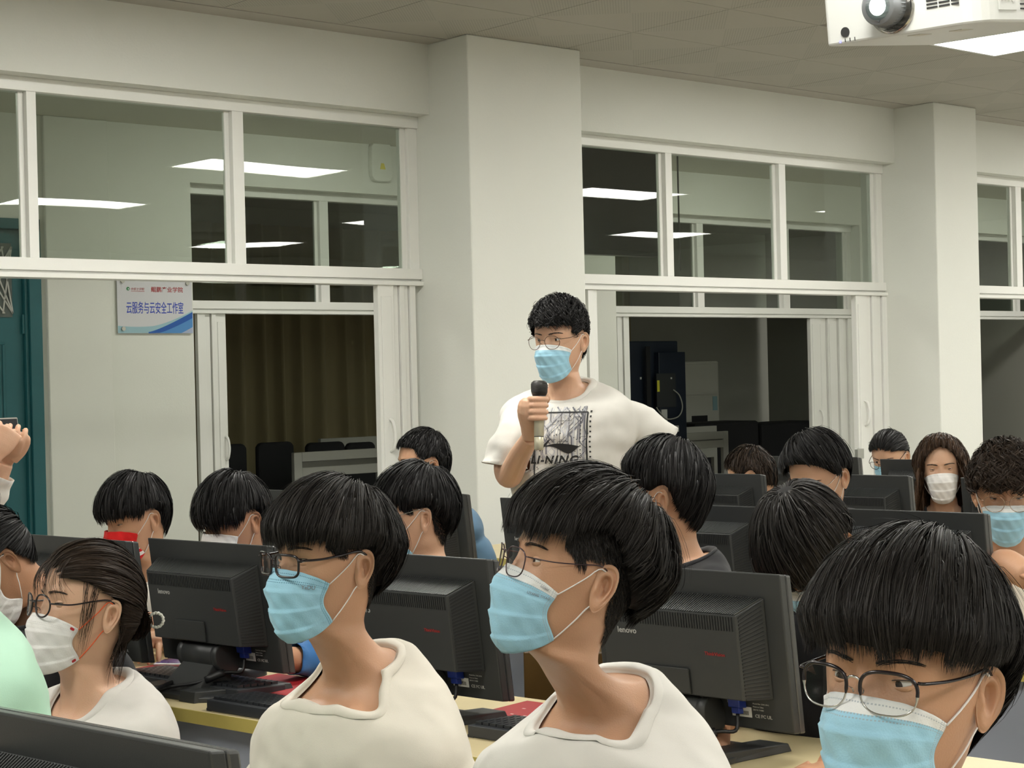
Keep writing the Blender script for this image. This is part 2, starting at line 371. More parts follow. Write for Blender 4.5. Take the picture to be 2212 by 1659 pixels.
for i in range(9):
    xx = d1a+.16+i*.09
    b.tube([(xx, Yd+.018, 1.88), (min(xx+.28, xr_-.03), Yd+.018, 2.26)], .005, 6); b.tube([(min(xx+.28, xr_-.03), Yd+.018, 1.88), (xx, Yd+.018, 2.26)], .005, 6)
b.obj('grille', nmat('grille_white', (.5, .5, .46, 1), .5), leaf)
for z in (.35, onY(62, 945, Yd).z, onY(57, 700, Yd).z):
    V, Fc = tube([(d1b-.1, Yd+.015, z-.055), (d1b-.1, Yd+.015, z+.055)], .009, 10); obj('hinge', V, Fc, MTEAL, dr, smooth=False)

# ------------------------------------------------------------------ room-name sign on the corridor wall
Ys = YF-.02
ax = onY(256, 720, Ys); bx = onY(418, 722, Ys); topz = onY(300, 585, Ys).z
SW = bx.x-ax.x; SH = topz-ax.z; s = thing('room_sign', 'clear acrylic room sign with blue and red lettering and a blue wave', 'sign', (ax.x, YF, ax.z))
MS = nmat('acrylic_white', (.62, .62, .64, 1), .12, spec=.6, coat=.3)
B().box(0, SW, -.014, -.009, 0, SH).obj('plate', MS, s, bevel=.001)
steel = nmat('sign_steel', (.5, .48, .44, 1), .3, 1)
hpx = lambda px, py: (onY(px, py, Ys).x-ax.x, onY(px, py, Ys).z-ax.z)
for px, py in ((265, 607), (405, 612), (267, 710), (407, 713)):
    x, z = hpx(px, py)
    if (px, py) == (407, 713): V, Fc = tube([(x, -.0145, z), (x, -.016, z)], .003, 10)
    else: V, Fc = tube([(x, 0, z), (x, -.024, z)], .0125, 16)
    obj('bolt', V, Fc, steel, s)
BL = nmat('sign_blue', srgb(28, 60, 175), .4); RD = nmat('sign_red', srgb(165, 40, 45), .4); GN = nmat('sign_green', srgb(25, 120, 60), .4)
x, z = hpx(274, 664); x2, z2 = hpx(397, 666)
V, Fc = textmesh('云服务与云安全工作室', 1.0, .0005, bold=.004); wv = V[:, 0].max()-V[:, 0].min(); hv = V[:, 1].max()-V[:, 1].min()
V[:, 0] = (V[:, 0]-V[:, 0].min())*(x2-x)/wv; V[:, 1] = (V[:, 1]-V[:, 1].min()-hv/2)*(abs(onY(330, 652, Ys).z-onY(330, 678, Ys).z))/hv
obj('lettering', np.stack([x+V[:, 0], -.0146-V[:, 2]*1, z+V[:, 1]], 1), Fc, BL, s)
x, z = hpx(327, 625); x2, z2 = hpx(396, 626)
V, Fc = textmesh('鲲鹏产业学院', 1.0, .0005, bold=.006); wv = V[:, 0].max()-V[:, 0].min(); hv = V[:, 1].max()-V[:, 1].min()
V[:, 0] = (V[:, 0]-V[:, 0].min())*(x2-x)/wv; V[:, 1] = (V[:, 1]-V[:, 1].min()-hv/2)*(abs(onY(330, 620, Ys).z-onY(330, 632, Ys).z))/hv
obj('lettering', np.stack([x+V[:, 0], -.0146-V[:, 2], z+V[:, 1]], 1), Fc, RD, s)
x, z = hpx(277.5, 623.5); V, Fc = tube([(x, -.0142, z), (x, -.0152, z)], .0105, 20); obj('emblem', V, Fc, GN, s)
V, Fc = tube([(x+.002, -.0152, z-.001), (x+.002, -.0157, z-.001)], .0045, 12); obj('emblem', V, Fc, MS, s)
x, z = hpx(284, 624); x2, z2 = hpx(313, 624)
V, Fc = textmesh('中原工学院', 1.0, .0005, shear=.25, bold=-.005); wv = V[:, 0].max()-V[:, 0].min(); hv = V[:, 1].max()-V[:, 1].min()
V[:, 0] = (V[:, 0]-V[:, 0].min())*(x2-x)/wv; V[:, 1] = (V[:, 1]-V[:, 1].min()-hv/2)*.017/hv
obj('lettering', np.stack([x+V[:, 0], -.0146-V[:, 2], z+V[:, 1]], 1), Fc, RD, s)
B().box(x, x2, -.0152, -.0142, z-.0145, z-.0125).obj('lettering', RD, s)
def wave(name, top, bot, mat, y):
    n = 24; V = []; 
    for i in range(n+1):
        t = i/n; x = SW*(top[0]+(top[1]-top[0])*t); V.append((x, y, min(SH, SH*top[2](t)))); V.append((x, y, SH*bot(t)))
    obj(name, V, [(2*i, 2*i+1, 2*i+3, 2*i+2) for i in range(n)], mat, s)
wave('wave_print', (0, 1, lambda t: .12-.25*t*(.5-t)*2*.5+.28*max(0, t-.45)**1.3), lambda t: .004, nmat('wave_pale', srgb(150, 185, 195), .4), -.0142)
wave('wave_print', (.40, 1, lambda t: .02+.33*t**1.25), lambda t: .0+.02*t, nmat('wave_deep', srgb(25, 85, 165), .4), -.0145)
wave('wave_print', (.55, 1, lambda t: .01+.24*t**1.2), lambda t: .002, nmat('wave_mid', srgb(75, 135, 195), .4), -.0148)
wave('wave_print', (.84, 1, lambda t: .004+.10*t**1.1), lambda t: .002, nmat('wave_light', srgb(165, 175, 200), .4), -.0151)

# ------------------------------------------------------------------ dark room beyond the corridor
MCUR = nmat('curtain_cloth', (.30, .25, .14, 1), .85, bump=.1, bscale=200, sheen=.1)
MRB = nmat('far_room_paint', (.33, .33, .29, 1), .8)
YR = 12.9
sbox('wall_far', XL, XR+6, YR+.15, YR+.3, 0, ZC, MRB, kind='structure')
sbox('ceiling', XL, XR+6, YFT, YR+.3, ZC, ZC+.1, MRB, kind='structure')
def curtain(xa, xb, Y, label, amp=.05, wl=.16, seed=1):
    rs = np.random.RandomState(seed); nx = int((xb-xa)/.012); xs = np.linspace(xa, xb, nx); zs = np.linspace(0, 2.85, 12)
    ph = np.cumsum(2*PI/(wl*(1+.35*np.interp(np.arange(nx), np.linspace(0, nx, 14), rs.uniform(-1, 1, 14))))*(xs[1]-xs[0]))
    V = []
    for z in zs:
        k = 1+.25*(2.85-z)/2.85
        V += [(x+.03*(2.85-z)/2.85*sin(p_*.3), Y+amp*k*(sin(p_)+.25*sin(2*p_+1)), z) for x, p_ in zip(xs, ph)]
    o = obj('curtain', V, grid_faces(len(zs), nx), MCUR, smooth=True); tag(o, label, 'curtain')
    so = o.modifiers.new('s', 'SOLIDIFY'); so.thickness = .003; return o
curtain(7.2, 9.05, YR, 'wide olive-brown curtain hanging in folds behind the first corridor window', .055, .26, 3)
curtain(9.12, 10.6, YR+.02, 'narrow dark olive curtain panel beside the wide one', .04, .2, 5)
curtain(10.75, 12.75, YR+.02, 'dark curtain behind the black display in the far room', .03, .17, 8)
# dark rectangles: window behind the curtains
sbox('window_7', 9.0, 9.25, YR+.1, YR+.14, .9, 2.6, MDK, kind='structure')
MBK = nmat('black_cloth', (.008, .008, .010, 1), .8); MBP = nmat('black_plastic_far', (.012, .013, .016, 1), .5); MGY = nmat('grey_frame', (.42, .42, .38, 1), .5)
def far_item(px0, px1, py0, Y):
    a = onY(px0, py0, Y); b_ = onY(px1, py0, Y); return a.x, b_.x, a.z
def rect_chair(px0, px1, py0, Y, label):
    x0, x1, z = far_item(px0, px1, py0, Y); w = x1-x0
    t = thing('office_chair', label, 'chair', ((x0+x1)/2, Y, 0))
    B().prism([(-w/2, z-.62), (w/2, z-.62), (w/2, z-.03), (w/2-.03, z), (-w/2+.03, z), (-w/2, z-.03)], -.03, .03).obj('backrest', MBK, t, bevel=.02)
    B().box(-w/2, w/2, -.5, -.03, .42, .5).obj('seat', MBK, t, bevel=.02)
    B().box(-.03, .03, -.28, -.22, .06, .42).box(-.9*w/2, .9*w/2, -.28, -.22, 0, .06).box(-.03, .03, -.5, 0, 0, .06).obj('base', MBP, t)
    if z > 1.2: B().box(-.05, .05, .0, .04, .42, z-.6).obj('bracket', MBP, t)
rect_chair(488, 530, 960, 11.2, 'black high-backed chair at the left edge of the dark window opening')
rect_chair(553, 632, 957, 11.3, 'black high-backed chair showing its full square back beside the white partition')
rect_chair(660, 742, 957, 11.9, 'low black chair top behind the white louvred partition')
rect_chair(746, 808, 957, 11.95, 'second low black chair top behind the white partition, near the folded leaves')
def partition(px0, px1, py0, Y, label, slat_from):
    x0, x1, z = far_item(px0, px1, py0, Y); t = thing('partition_screen', label, 'partition', (x0, Y, 0)); w = x1-x0
    B().box(0, .07, -.02, .02, 0, z).box(w-.07, w, -.02, .02, 0, z).box(.07, w-.07, -.02, .02, z-.07, z).box(.07, w-.07, -.02, .02, .75, .82).obj('frame', MGY, t, bevel=.004)
    B().box(.07, w-.07, -.004, .004, .82, z-.07).obj('panel', nmat('partition_glass', (.12, .12, .10, 1), .3), t)
    k = 0; zz = .86
    while zz < z-.09:
        B().box(.1, w-.1, -.014, -.006, zz, zz+.018).obj('louvre', MGY if True else None, t); zz += .045
partition(632, 830, 978, 10.6, 'pale framed louvred partition standing before the dark chairs', 0)
partition(1440, 1570, 938, 10.9, 'pale framed louvred partition beside the black display stand', 0)
x0, x1, z = far_item(1440, 1545, 925, 11.8); B().box(x0, x1, 11.78, 11.82, .6, z).box(x0, x0+.05, 11.78, 11.82, 0, .6).box(x1-.05, x1, 11.78, 11.82, 0, .6).obj('partition_screen', MGY, label='low pale partition rail behind the louvred one', category='partition')
x0, x1, z = far_item(690, 812, 948, 12.3); B().box(x0, x1, 12.28, 12.32, .5, z).box(x0, x0+.05, 12.28, 12.32, 0, .5).box(x1-.05, x1, 12.28, 12.32, 0, .5).obj('desk_rail', MGY, label='grey desk rail below the olive curtain', category='desk rail')
B().box(15.5, 16.7, 10.5, 11.1, ZC-.05, ZC).obj('ceiling_light', MPANELC, None, label='added unseen light in the far room, brightening the grey wall at the right', category='ceiling light')  # added lamp, out of view, to brighten the right part of the far room
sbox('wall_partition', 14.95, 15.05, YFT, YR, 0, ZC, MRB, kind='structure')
# black cloth-covered desks under the grey wall
for px0, px1, lab in ((1470, 1612, 'black cloth-covered desk beside the white air conditioner'), (1614, 1752, 'black cloth-covered desk beside the folded leaf stack')):
    x0, x1, z = far_item(px0, px1, 915, 12.2); B().box(x0, x1-.02, 12.0, 12.5, 0, z).obj('covered_desk', MBK, bevel=.03, label=lab, category='desk')
# air conditioner cabinet
x0, x1, z = far_item(1467, 1552, 781, 12.55); w = x1-x0
ac = thing('air_conditioner', 'tall white floor-standing air conditioner with a black nameplate', 'air conditioner', (x0, 12.55, 0)); MAC = nmat('ac_white', (.5, .5, .45, 1), .4)
B().box(0, w, 0, .35, 0, z).obj('cabinet', MAC, ac, bevel=.015)
B().box(.03, w-.03, -.012, 0, z-.36, z-.03).obj('grille_panel', MAC, ac, bevel=.006)
B().box(.03, w-.03, -.012, 0, z-1.0, z-.38).obj('front_panel', MAC, ac, bevel=.006)
B().box(.16, .40, -.018, -.012, z-.67, z-.58).obj('nameplate', MBK, ac)
B().box(w-.12, w-.05, -.017, -.012, z-.53, z-.38).obj('energy_label', nmat('label_blue', (.25, .4, .45, 1), .5), ac)
# display stand
x0, x1, z = far_item(1363, 1464, 737, 10.7); w = x1-x0
ds = thing('display_stand', 'tall black display back with cables, sockets and small stickers', 'display', (x0, 10.7, 0)); MN = nmat('navy_black', (.010, .016, .03, 1), .45)
B().box(-.15, w, 0, .07, .85, z).obj('display_back', MN, ds, bevel=.01)
B().box(.28, w+.03, -.06, 0, .3, z-.1).obj('cabinet', MN, ds, bevel=.006)
B().box(-.3, w+.1, -.1, .2, 0, .3).obj('foot', MBP, ds, bevel=.01)
def dsq(n, px, py, w_, h_, mat, y=-.065): q = onY(px, py, 10.64); B().box(q.x-x0-w_/2, q.x-x0+w_/2, y, y+.01, q.z-h_/2, q.z+h_/2).obj(n, mat, ds)
dsq('equipment_box', 1437, 843, .24, .30, nmat('equip', (.03, .033, .035, 1), .5), -.075)
dsq('sticker', 1419, 834, .028, .10, nmat('yel', (.65, .6, .05, 1), .5), -.08); dsq('rail', 1401, 840, .05, .75, MBK)
wt = nmat('tag_white', (.6, .6, .58, 1), .5); dsq('socket', 1434, 904, .07, .16, wt, -.07); dsq('sticker', 1461, 926, .045, .055, wt, -.07); dsq('bolt', 1383, 817, .012, .02, wt, -.07); dsq('bolt', 1447, 817, .015, .015, wt, -.08)
P = [onY(*q, 10.6)-Vector((x0, 10.7, 0)) for q in ((1455, 842), (1468, 855), (1474, 880), (1465, 900), (1440, 905), (1425, 890), (1418, 880))]
V, Fc = tube(smoothpath(P, 30), .006, 6); obj('cable', V, Fc, MGY, ds, smooth=True)
# ------------------------------------------------------------------ monitors
MMON = nmat('monitor_black', (.038, .040, .040, 1), .38, bump=.08, bscale=900, spec=.45)
MMOD = nmat('monitor_dark', (.012, .013, .014, 1), .5)
MEDGE = nmat('monitor_bezel', (.06, .062, .062, 1), .25, spec=.6)
MSCR = nmat('screen_glass', (.01, .012, .016, 1), .15)
MLOGO = nmat('logo_silver', (.5, .5, .48, 1), .35, .2); MRED = nmat('logo_red', (.38, .03, .03, 1), .45)
MVGA = nmat('vga_blue', (.012, .035, .28, 1), .4); MPAP = nmat('paper_white', (.72, .72, .70, 1), .6); MCAB = nmat('cable_black', (.01, .01, .011, 1), .45)
WM, HM, ZB = .435, .305, .055       # slab width, height, clearance over desk
TILT = R(8)
def make_monitor():
    t = thing('monitor', 'x', 'monitor')
    def P(v): v = np.array(v, float).reshape(-1, 3); y = v[:, 1]; z = v[:, 2]-ZB; return np.stack([v[:, 0], y*cos(TILT)-z*sin(TILT)*1.0, y*sin(TILT)*-1+z*cos(TILT)+ZB], 1)
    def fin(b, n, mat, par=t, bevel=0, **k): return obj(n, P(b.V), b.F, mat, par, fm=b.M, bevel=bevel, **k)
    w, z0, z1 = WM/2, ZB, ZB+HM
    sh = fin(B().box(-w, w, .004, .026, z0, z1), 'shell', MMON, bevel=.003)
    fin(B().box(-w, w, .0265, .046, z0, z1), 'bezel', MEDGE, bevel=.004)
    fin(B().box(-w+.016, w-.016, .0462, .047, z0+.02, z1-.016), 'screen', MSCR)
    # rear housing: bulged box with sloped top and sides
    hx, rx = .180, .154; a0, a1 = z0+.062, z1-.047; b0, b1 = z0+.058, z1-.085; D = -.064
    fin(B().hexa([(-hx, .004, a0), (-rx, D, b0), (rx, D, b0), (hx, .004, a0), (-hx, .004, a1), (-rx, D, b1), (rx, D, b1), (hx, .004, a1)][0:4]+[(-hx, .004, a1), (-rx, D, b1), (rx, D, b1), (hx, .004, a1)]), 'rear_housing', MMON, bevel=.002)
    # vents: ribs on the sloped top, dark slots under its lip, slanted slots on both sides
    b = B(); n = 62
    for i in range(n):
        f = (i+.5)/n; xa = -hx+2*hx*f; xb = -rx+2*rx*f
        p0 = np.array([xa, .004, a1]); p1 = np.array([xb, D, b1]); nrm = np.array([0, -.55, .83])*.0022; q = p0+(p1-p0)*.06; r = p0+(p1-p0)*.97; h = .0013
        b.hexa([(q[0]-h, *q[1:]), (r[0]-h, *r[1:]), (r[0]+h, *r[1:]), (q[0]+h, *q[1:]), (q[0]-h, *(q+nrm)[1:]), (r[0]-h, *(r+nrm)[1:]), (r[0]+h, *(r+nrm)[1:]), (q[0]+h, *(q+nrm)[1:])])
    fin(b, 'vent_ribs', MMON, kind='stuff')
    b = B(); n = 50
    b.box(-rx+.006, rx-.006, D-.0006, D, b1-.030, b1-.003, 0)
    for i in range(n):
        xx = -rx+.006+(2*rx-.012)*(i+.5)/n; b.box(xx-.0013, xx+.0013, D-.0022, D-.0006, b1-.030, b1-.003, 1)
    obj('vent_grille', P(b.V), b.F, [MMOD, MMON], t, fm=b.M, kind='stuff')
    b = B()
    for sgn in (-1, 1):
        n = 24
        for i in range(n):
            f0 = (i+.15)/n; f1 = (i+.62)/n; g = []
            for f in (f0, f1):
                for u in (.12, .9):
                    pa = np.array([sgn*hx, .004, a0+(a1-a0)*f]); pb = np.array([sgn*rx, D, b0+(b1-.004-b0)*f]); g.append(pa+(pb-pa)*u)
            nn = np.array([sgn*.0014, -.0009, 0])
            q = [g[0], g[1], g[3], g[2]]; b.hexa([tuple(x-nn*.3) for x in q]+[tuple(x+nn) for x in q])
    fin(b, 'side_louvres', MMOD, kind='stuff')
    fin(B().box(-.062, .042, D-.006, D, b0+.002, b0+.052), 'cable_cover', MMON, bevel=.002)
    placetext_t(t, P, 'lenovo', .0165, (-.118, D-.0009, b1-.046), MLOGO, bold=.0003)
    placetext_t(t, P, 'ThinkVision', .0095, (.080, D-.0009, b0+.085), MRED, bold=.0001)
    placetext_t(t, P, 'lenovo', .011, (.075, .0032, a0-.012), MLOGO)
    placetext_t(t, P, 'CE FC UL', .009, (.135, .0032, a0-.036), MLOGO, bold=.0002)
    for i in range(3): placetext_t(t, P, ['Model No: 2545-3DG', 'Made in China', 'S/N V1-T4482'][i], .004, (.132, .0032, a0-.012-.006*i), MLOGO)
    fin(B().box(.085, .128, .0025, .004, a0-.040, a0-.020), 'barcode_label', MPAP)
    b = B()
    for i in range(12): b.box(.089+i*.0028, .0903+i*.0028, .0021, .0026, a0-.036, a0-.028)
    fin(b, 'barcode', MMOD, kind='stuff')
    vg = fin(B().box(.092, .118, -.022, .004, a0-.022, a0-.001).box(.096, .114, -.018, -.002, a0-.034, a0-.022), 'video_plug', MVGA, bevel=.002)
    # hinge barrel, neck and base
    V, Fc = tube([(-.075, -.030, z0+.022), (-.0745, -.030, z0+.022), (-.0600, -.030, z0+.022), (-.0595, -.030, z0+.022), (-.0585, -.030, z0+.022), (-.058, -.030, z0+.022), (.046, -.030, z0+.022), (.0465, -.030, z0+.022), (.0475, -.030, z0+.022), (.048, -.030, z0+.022), (.066, -.030, z0+.022), (.0665, -.030, z0+.022)], [.034, .038, .038, .0365, .0365, .038, .038, .0365, .0365, .038, .038, .034], 40)
    o = obj('hinge_barrel', P(V), Fc, MMON, t); o.data.polygons.foreach_set('use_smooth', [len(p.vertices) == 4 for p in o.data.polygons])
    B().hexa([(-.075, -.125, .012), (.062, -.125, .012), (.062, -.02, .012), (-.075, -.02, .012), (-.060, -.062, .072), (.050, -.062, .072), (.050, -.005, .072), (-.060, -.005, .072)]).obj('neck', MMON, t, bevel=.002)
    b = B(); b.prism([(-.11, -.155), (.10, -.155), (.125, -.135), (.125, .06), (-.125, .06), (-.125, -.135)], 0, .012, axis='z')
    b.hexa([(.045, -.165, 0), (.10, -.165, 0), (.16, .09, 0), (.09, .09, 0), (.045, -.16, .026), (.10, -.16, .026), (.155, .085, .016), (.09, .085, .016)])
    b.hexa([(-.10, -.165, 0), (-.045, -.165, 0), (-.09, .09, 0), (-.16, .09, 0), (-.10, -.16, .026), (-.045, -.16, .026), (-.09, .085, .016), (-.155, .085, .016)])
    b.obj('base', MMON, t, bevel=.002)
    p0 = P([(.105, -.010, a0-.034)])[0]
    p = smoothpath([p0, p0+np.array([.002, -.012, -.03]), (.085, -.06, .055), (.045, -.10, .035), (-.02, -.14, .022), (-.06, -.17, .01), (-.10, -.20, .005)], 30)
    V, Fc = tube(p, .0038, 8); obj('video_cable', V, Fc, MCAB, t, smooth=True)
    q = p[10:15]; V, Fc = tube(q, .009, 10); obj('cable_ferrite', V, Fc, MCAB, t, smooth=True)
    return t
def placetext_t(t, P, s, size, o, mat, **k):
    V, Fc = textmesh(s, size, .0003, **k); V = np.stack([o[0]+V[:, 0], o[1]-V[:, 2], o[2]+V[:, 1]], 1)
    obj('lettering', P(V), Fc, mat, t)
DESK = .72; AM = R(40)
proto = None
def place_monitor(px, py, side, label, az=AM, group=None):
    """the given pixel is the top rear corner of the slab (side R or L as seen from behind)"""
    global proto
    rz = rotz_of(az); top = DESK+ZB+HM*cos(TILT); c = onZ(px, py, top)
    lx = (WM/2 if side == 'R' else -WM/2); ly = -HM*sin(TILT)+.004
    loc = Vector((c.x, c.y, DESK))-Vector((lx*cos(rz)-ly*sin(rz), lx*sin(rz)+ly*cos(rz), 0))
    if proto is None: proto = make_monitor(); proto.location = loc; proto.rotation_euler = (0, 0, rz); proto['label'] = label; return proto
    return dup(proto, loc, rz, label)
mons = {}
for k, a in dict(
    m1=(575, 1178, 'R', 'black monitor seen from behind with its lenovo lettering and round stand hinge in full view'),
    fore=(452, 1622, 'R', 'large dark monitor top cut off by the bottom left corner'),
    m2=(1050, 1207, 'R', 'black monitor back between the front boys in black-rimmed and thin-rimmed glasses'),
    m3=(1683, 1240, 'R', 'black monitor back at the right shoulder of the boy in thin-rimmed glasses'),
    ml=(44, 1152, 'L', 'grey-black monitor showing its left corner above the head of the girl in round glasses'),
    ma=(722, 1062, 'R', 'monitor top showing between two black-haired heads below the open left window'),
    mb=(998, 1066, 'R', 'upright monitor edge just behind the ear of the boy with the black collar'),
    mc=(1079, 1074, 'L', 'monitor corner against the white column, left of the thin-rimmed glasses'),
    md=(1640, 1094, 'R', 'monitor with a bright top edge between the black-top boy and the bowed head'),
    me_=(2125, 1108, 'R', 'wide monitor back with a bright top edge above the bottom right boy'),
    mf=(1642, 1024, 'R', 'small distant monitor below the cropped brown-black head'),
    mg=(1961, 1027, 'R', 'distant monitor left of the smiling girl in the white mask'),
    mh=(2074, 1031, 'L', 'distant monitor with lenovo lettering beside the curly-haired boy'),
    mi=(1900, 991, 'L', 'farthest monitor, in front of the girl with tied-back black hair'),
    mj=(1852, 987, 'R', 'sliver of a far monitor by the white folded leaves'),
).items(): mons[k] = place_monitor(*a)

# ------------------------------------------------------------------ desks: long runs parallel to the monitor rows
MDESK = nmat('desk_laminate', (.62, .52, .30, 1), .4, var=.12, vscale=8, bump=.02, bscale=60)
MDEDGE = nmat('desk_edging', (.50, .41, .11, 1), .45, var=.1, vscale=20)
MDPAN = nmat('desk_panel', (.42, .45, .52, 1), .5); MLEG = nmat('desk_leg', (.35, .37, .42, 1), .4, .3)
RZ = rotz_of(AM); ex = Vector((cos(RZ), sin(RZ), 0)); ey = Vector((-sin(RZ), cos(RZ), 0))
def desk(anchor, x0, x1, label, dfront=-.215, depth=.525):
    """desks in metres along the row, relative to an anchor monitor"""
    o = mons[anchor].location
    t = thing('computer_desk', label, 'desk', (o.x, o.y, 0), RZ, 'computer desk rows')
    del t['group']
    B().box(x0, x1, dfront+.002, dfront+depth, DESK-.03, DESK).obj('desktop', MDESK, t, bevel=.002)
    B().box(x0, x1, dfront, dfront+.002, DESK-.03, DESK-.001).obj('edging', MDEDGE, t)
    B().box(x0+.02, x1-.02, dfront+.06, dfront+.075, .12, DESK-.03).obj('modesty_panel', MDPAN, t)
    k = x0+.02
    while k < x1: B().box(k, k+.035, dfront+.08, dfront+depth-.03, 0, DESK-.03).obj('leg_panel', MLEG, t); k += (x1-x0-.075)/2
    return t
desk('m1', -1.35, .45, 'pale wood desk with yellow edging holding the monitor with the round hinge')
desk('m1', .46, 2.2, 'pale wood desk under the two monitors behind the front boys')
desk('fore', -.30, 1.9, 'desk under the cut-off monitor in the bottom left corner')
desk('me_', -2.9, .4, 'desk run behind the wide bright-edged monitor, third row')
desk('mg', -1.9, 1.2, 'desk run under the small distant monitors, fourth row')
desk('mi', -.7, 1.1, 'farthest desk by the wall with the tied-back-hair girl')

def ondesk(px, py, z=DESK): return onZ(px, py, z)
MRM = nmat('red_mat', (.33, .008, .012, 1), .55); MMW = nmat('mat_print', (.7, .45, .42, 1), .6)
def redmat(px, py, w, h, dz, label, rz=None):
    p = ondesk(px, py); t = thing('desk_mat', label, 'mat', (p.x, p.y, DESK), RZ if rz is None else rz)
    B().box(0, w, 0, h, 0, .003).obj('mat', MRM, t)
    for i, (x, y, ww) in enumerate(((.03, .10, .14), (.05, .16, .10), (.03, .03, .2))):
        for j in range(int(ww/.012)): 
            if (j*7+i) % 5: B().box(x+j*.012, x+j*.012+.008, y, y+.006, .003, .0034).obj('print', MMW, t) if j % 3 == 0 else None
    return t
t = redmat(425, 1492, .42, .26, 0, 'red desk mat lying behind the monitor with the round hinge')
t = redmat(985, 1555, .36, .24, 0, 'red desk mat between the two front boys, right of the second monitor')
t = redmat(258, 1452, .22, .2, 0, 'red mat under the hand left of the monitor with the round hinge')
t = redmat(-40, 1440, .26, .2, 0, 'red mat at the left edge beside the dark mouse')
MKEY = nmat('key_black', (.022, .024, .027, 1), .4); MKB = nmat('keyboard_body', (.03, .033, .038, 1), .4)
def keyboard(px, py, label, rz=None, px_z=.0):
    p = ondesk(px, py); t = thing('keyboard', label, 'keyboard', (p.x, p.y, DESK), RZ if rz is None else rz)
    B().hexa([(0, 0, 0), (.44, 0, 0), (.44, .15, 0), (0, .15, 0), (0, 0, .026), (.44, 0, .026), (.44, .15, .016), (0, .15, .016)]).obj('body', MKB, t, bevel=.003)
    b = B(); b.box(0, .0155, 0, .0155, 0, .006)
    for r in range(6):
        for c in range(22):
            x = .012+c*.019; y = .012+r*.0215; z = .026-.010*(y/.15)
            b.box(x, x+.0155, y, y+.017, z-.002, z+.006)
    b.obj('keys', MKEY, t, bevel=0, kind='stuff'); return t
keyboard(446, 1535, 'black keyboard on the desk right of the round-hinged stand')
keyboard(1010, 1592, 'black keyboard showing between the two front boys below the red mat')
keyboard(258, 1474, 'black keyboard left of the stand, behind the grey shirt shoulder')
def mouse(px, py, label, rz=0):
    p = ondesk(px, py); t = thing('computer_mouse', label, 'mouse', (p.x, p.y, DESK), RZ+rz)
    a = np.linspace(0, 1, 10); b_ = np.linspace(0, 2*PI, 20, endpoint=False); V = []
    for s_ in a:
        rr = cos(s_*PI/2)**.6 if s_ < 1 else 0; z = .036*sin(s_*PI/2)
        V += [(.032*rr*cos(q), .058*rr*sin(q), z*(1+.15*sin(q))) for q in b_]
    obj('shell', V, grid_faces(10, 20, True), MKB, t, smooth=True)
    B().box(-.003, .003, .02, .035, .030, .039).obj('wheel', MMOD, t, bevel=.001); return t
mouse(535, 1462, 'dark mouse under the right lower corner of the round-hinged monitor')
mouse(6, 1402, 'grey-black mouse on the red mat at the left edge')
# phone on the mat, cards and cables on the left
p = ondesk(330, 1440, DESK+.003); t = thing('smartphone', 'white-edged phone with a violet screen beside the hand on the red mat', 'phone', (p.x, p.y, DESK+.0035), RZ+.5)
B().box(0, .16, 0, .08, 0, .008).obj('case', MPAP, t, bevel=.003); B().box(.006, .154, .005, .075, .008, .0086).obj('screen', nmat('violet_screen', (.05, .05, .25, 1), .15), t)
p = ondesk(18, 1418); t = thing('smartphone', 'black phone lying on the desk beside the mouse at the left edge', 'phone', (p.x, p.y, DESK+.003), RZ+1.9)
B().box(0, .15, 0, .075, 0, .009).obj('case', MKB, t, bevel=.003); B().box(.005, .145, .004, .071, .009, .0096).obj('screen', MSCR, t)
for i, (px, py, rz_, lab) in enumerate(((322, 1468, .6, 'white paper slip by the stand neck'), (45, 1445, .2, 'white paper card behind the mint shirt'), (350, 1483, 1.0, 'small folded paper triangle on the cables'))):
    p = ondesk(px, py); o = B().box(0, .11, 0, .05, .001, .004+.004*i).obj('paper_slip', MPAP); o.location = (p.x, p.y, DESK+.001); o.rotation_euler = (0, 0, RZ+rz_); tag(o, lab, 'paper')
def cable(pts, r, label, mat=MCAB, name='cable'):
    P_ = [onZ(px, py, DESK+h) for px, py, h in pts]; V, Fc = tube(smoothpath(P_, 40), r, 8); o = obj(name, V, Fc, mat, smooth=True); tag(o, label, 'cable')
cable([(10, 1425, .01), (40, 1412, .04), (60, 1402, .03), (90, 1420, .012), (70, 1445, .012)], .004, 'black cable arching behind the white mask of the girl')
cable([(75, 1440, .015), (66, 1455, .02), (90, 1470, .03), (140, 1468, .03), (180, 1450, .02)], .006, 'thick dark cable loop under the chin of the girl in the white mask')
cable([(20, 1440, .012), (50, 1470, .012), (90, 1490, .012), (120, 1500, .012)], .005, 'black cable behind the mint shirt shoulder')
cable([(46, 1458, .015), (62, 1448, .02), (75, 1455, .014)], .006, 'short blue plug lead among the cables on the left', MVGA)
cable([(300, 1497, .01), (330, 1490, .03), (360, 1478, .03), (385, 1468, .02)], .005, 'black cable crossing behind the round-hinged stand')
cable([(310, 1480, .012), (335, 1475, .012), (372, 1462, .012)], .005, 'second black cable beside the paper triangle')
# brown cupboard door between the front boys
p = onZ(1128, 1560, DESK-.25); t = thing('wooden_cupboard', 'dark brown wood-grain cupboard side standing beyond the red mat', 'cupboard', (0, 0, 0))
q0 = W(1132, 1500, 4.25); B().box(0, .30, 0, .30, 0, .77).obj('carcass', nmat('brown_wood', (.10, .055, .012, 1), .35, var=.4, vscale=14), t, bevel=.004)
B().box(.27, .30, -.012, 0, 0, .77).obj('edging', MDEDGE, t); B().box(.15, .17, -.02, -.001, .55, .60).obj('handle', MLOGO, t, bevel=.003)
t.location = (q0.x, q0.y, 0); t.rotation_euler = (0, 0, rotz_of(R(12)))

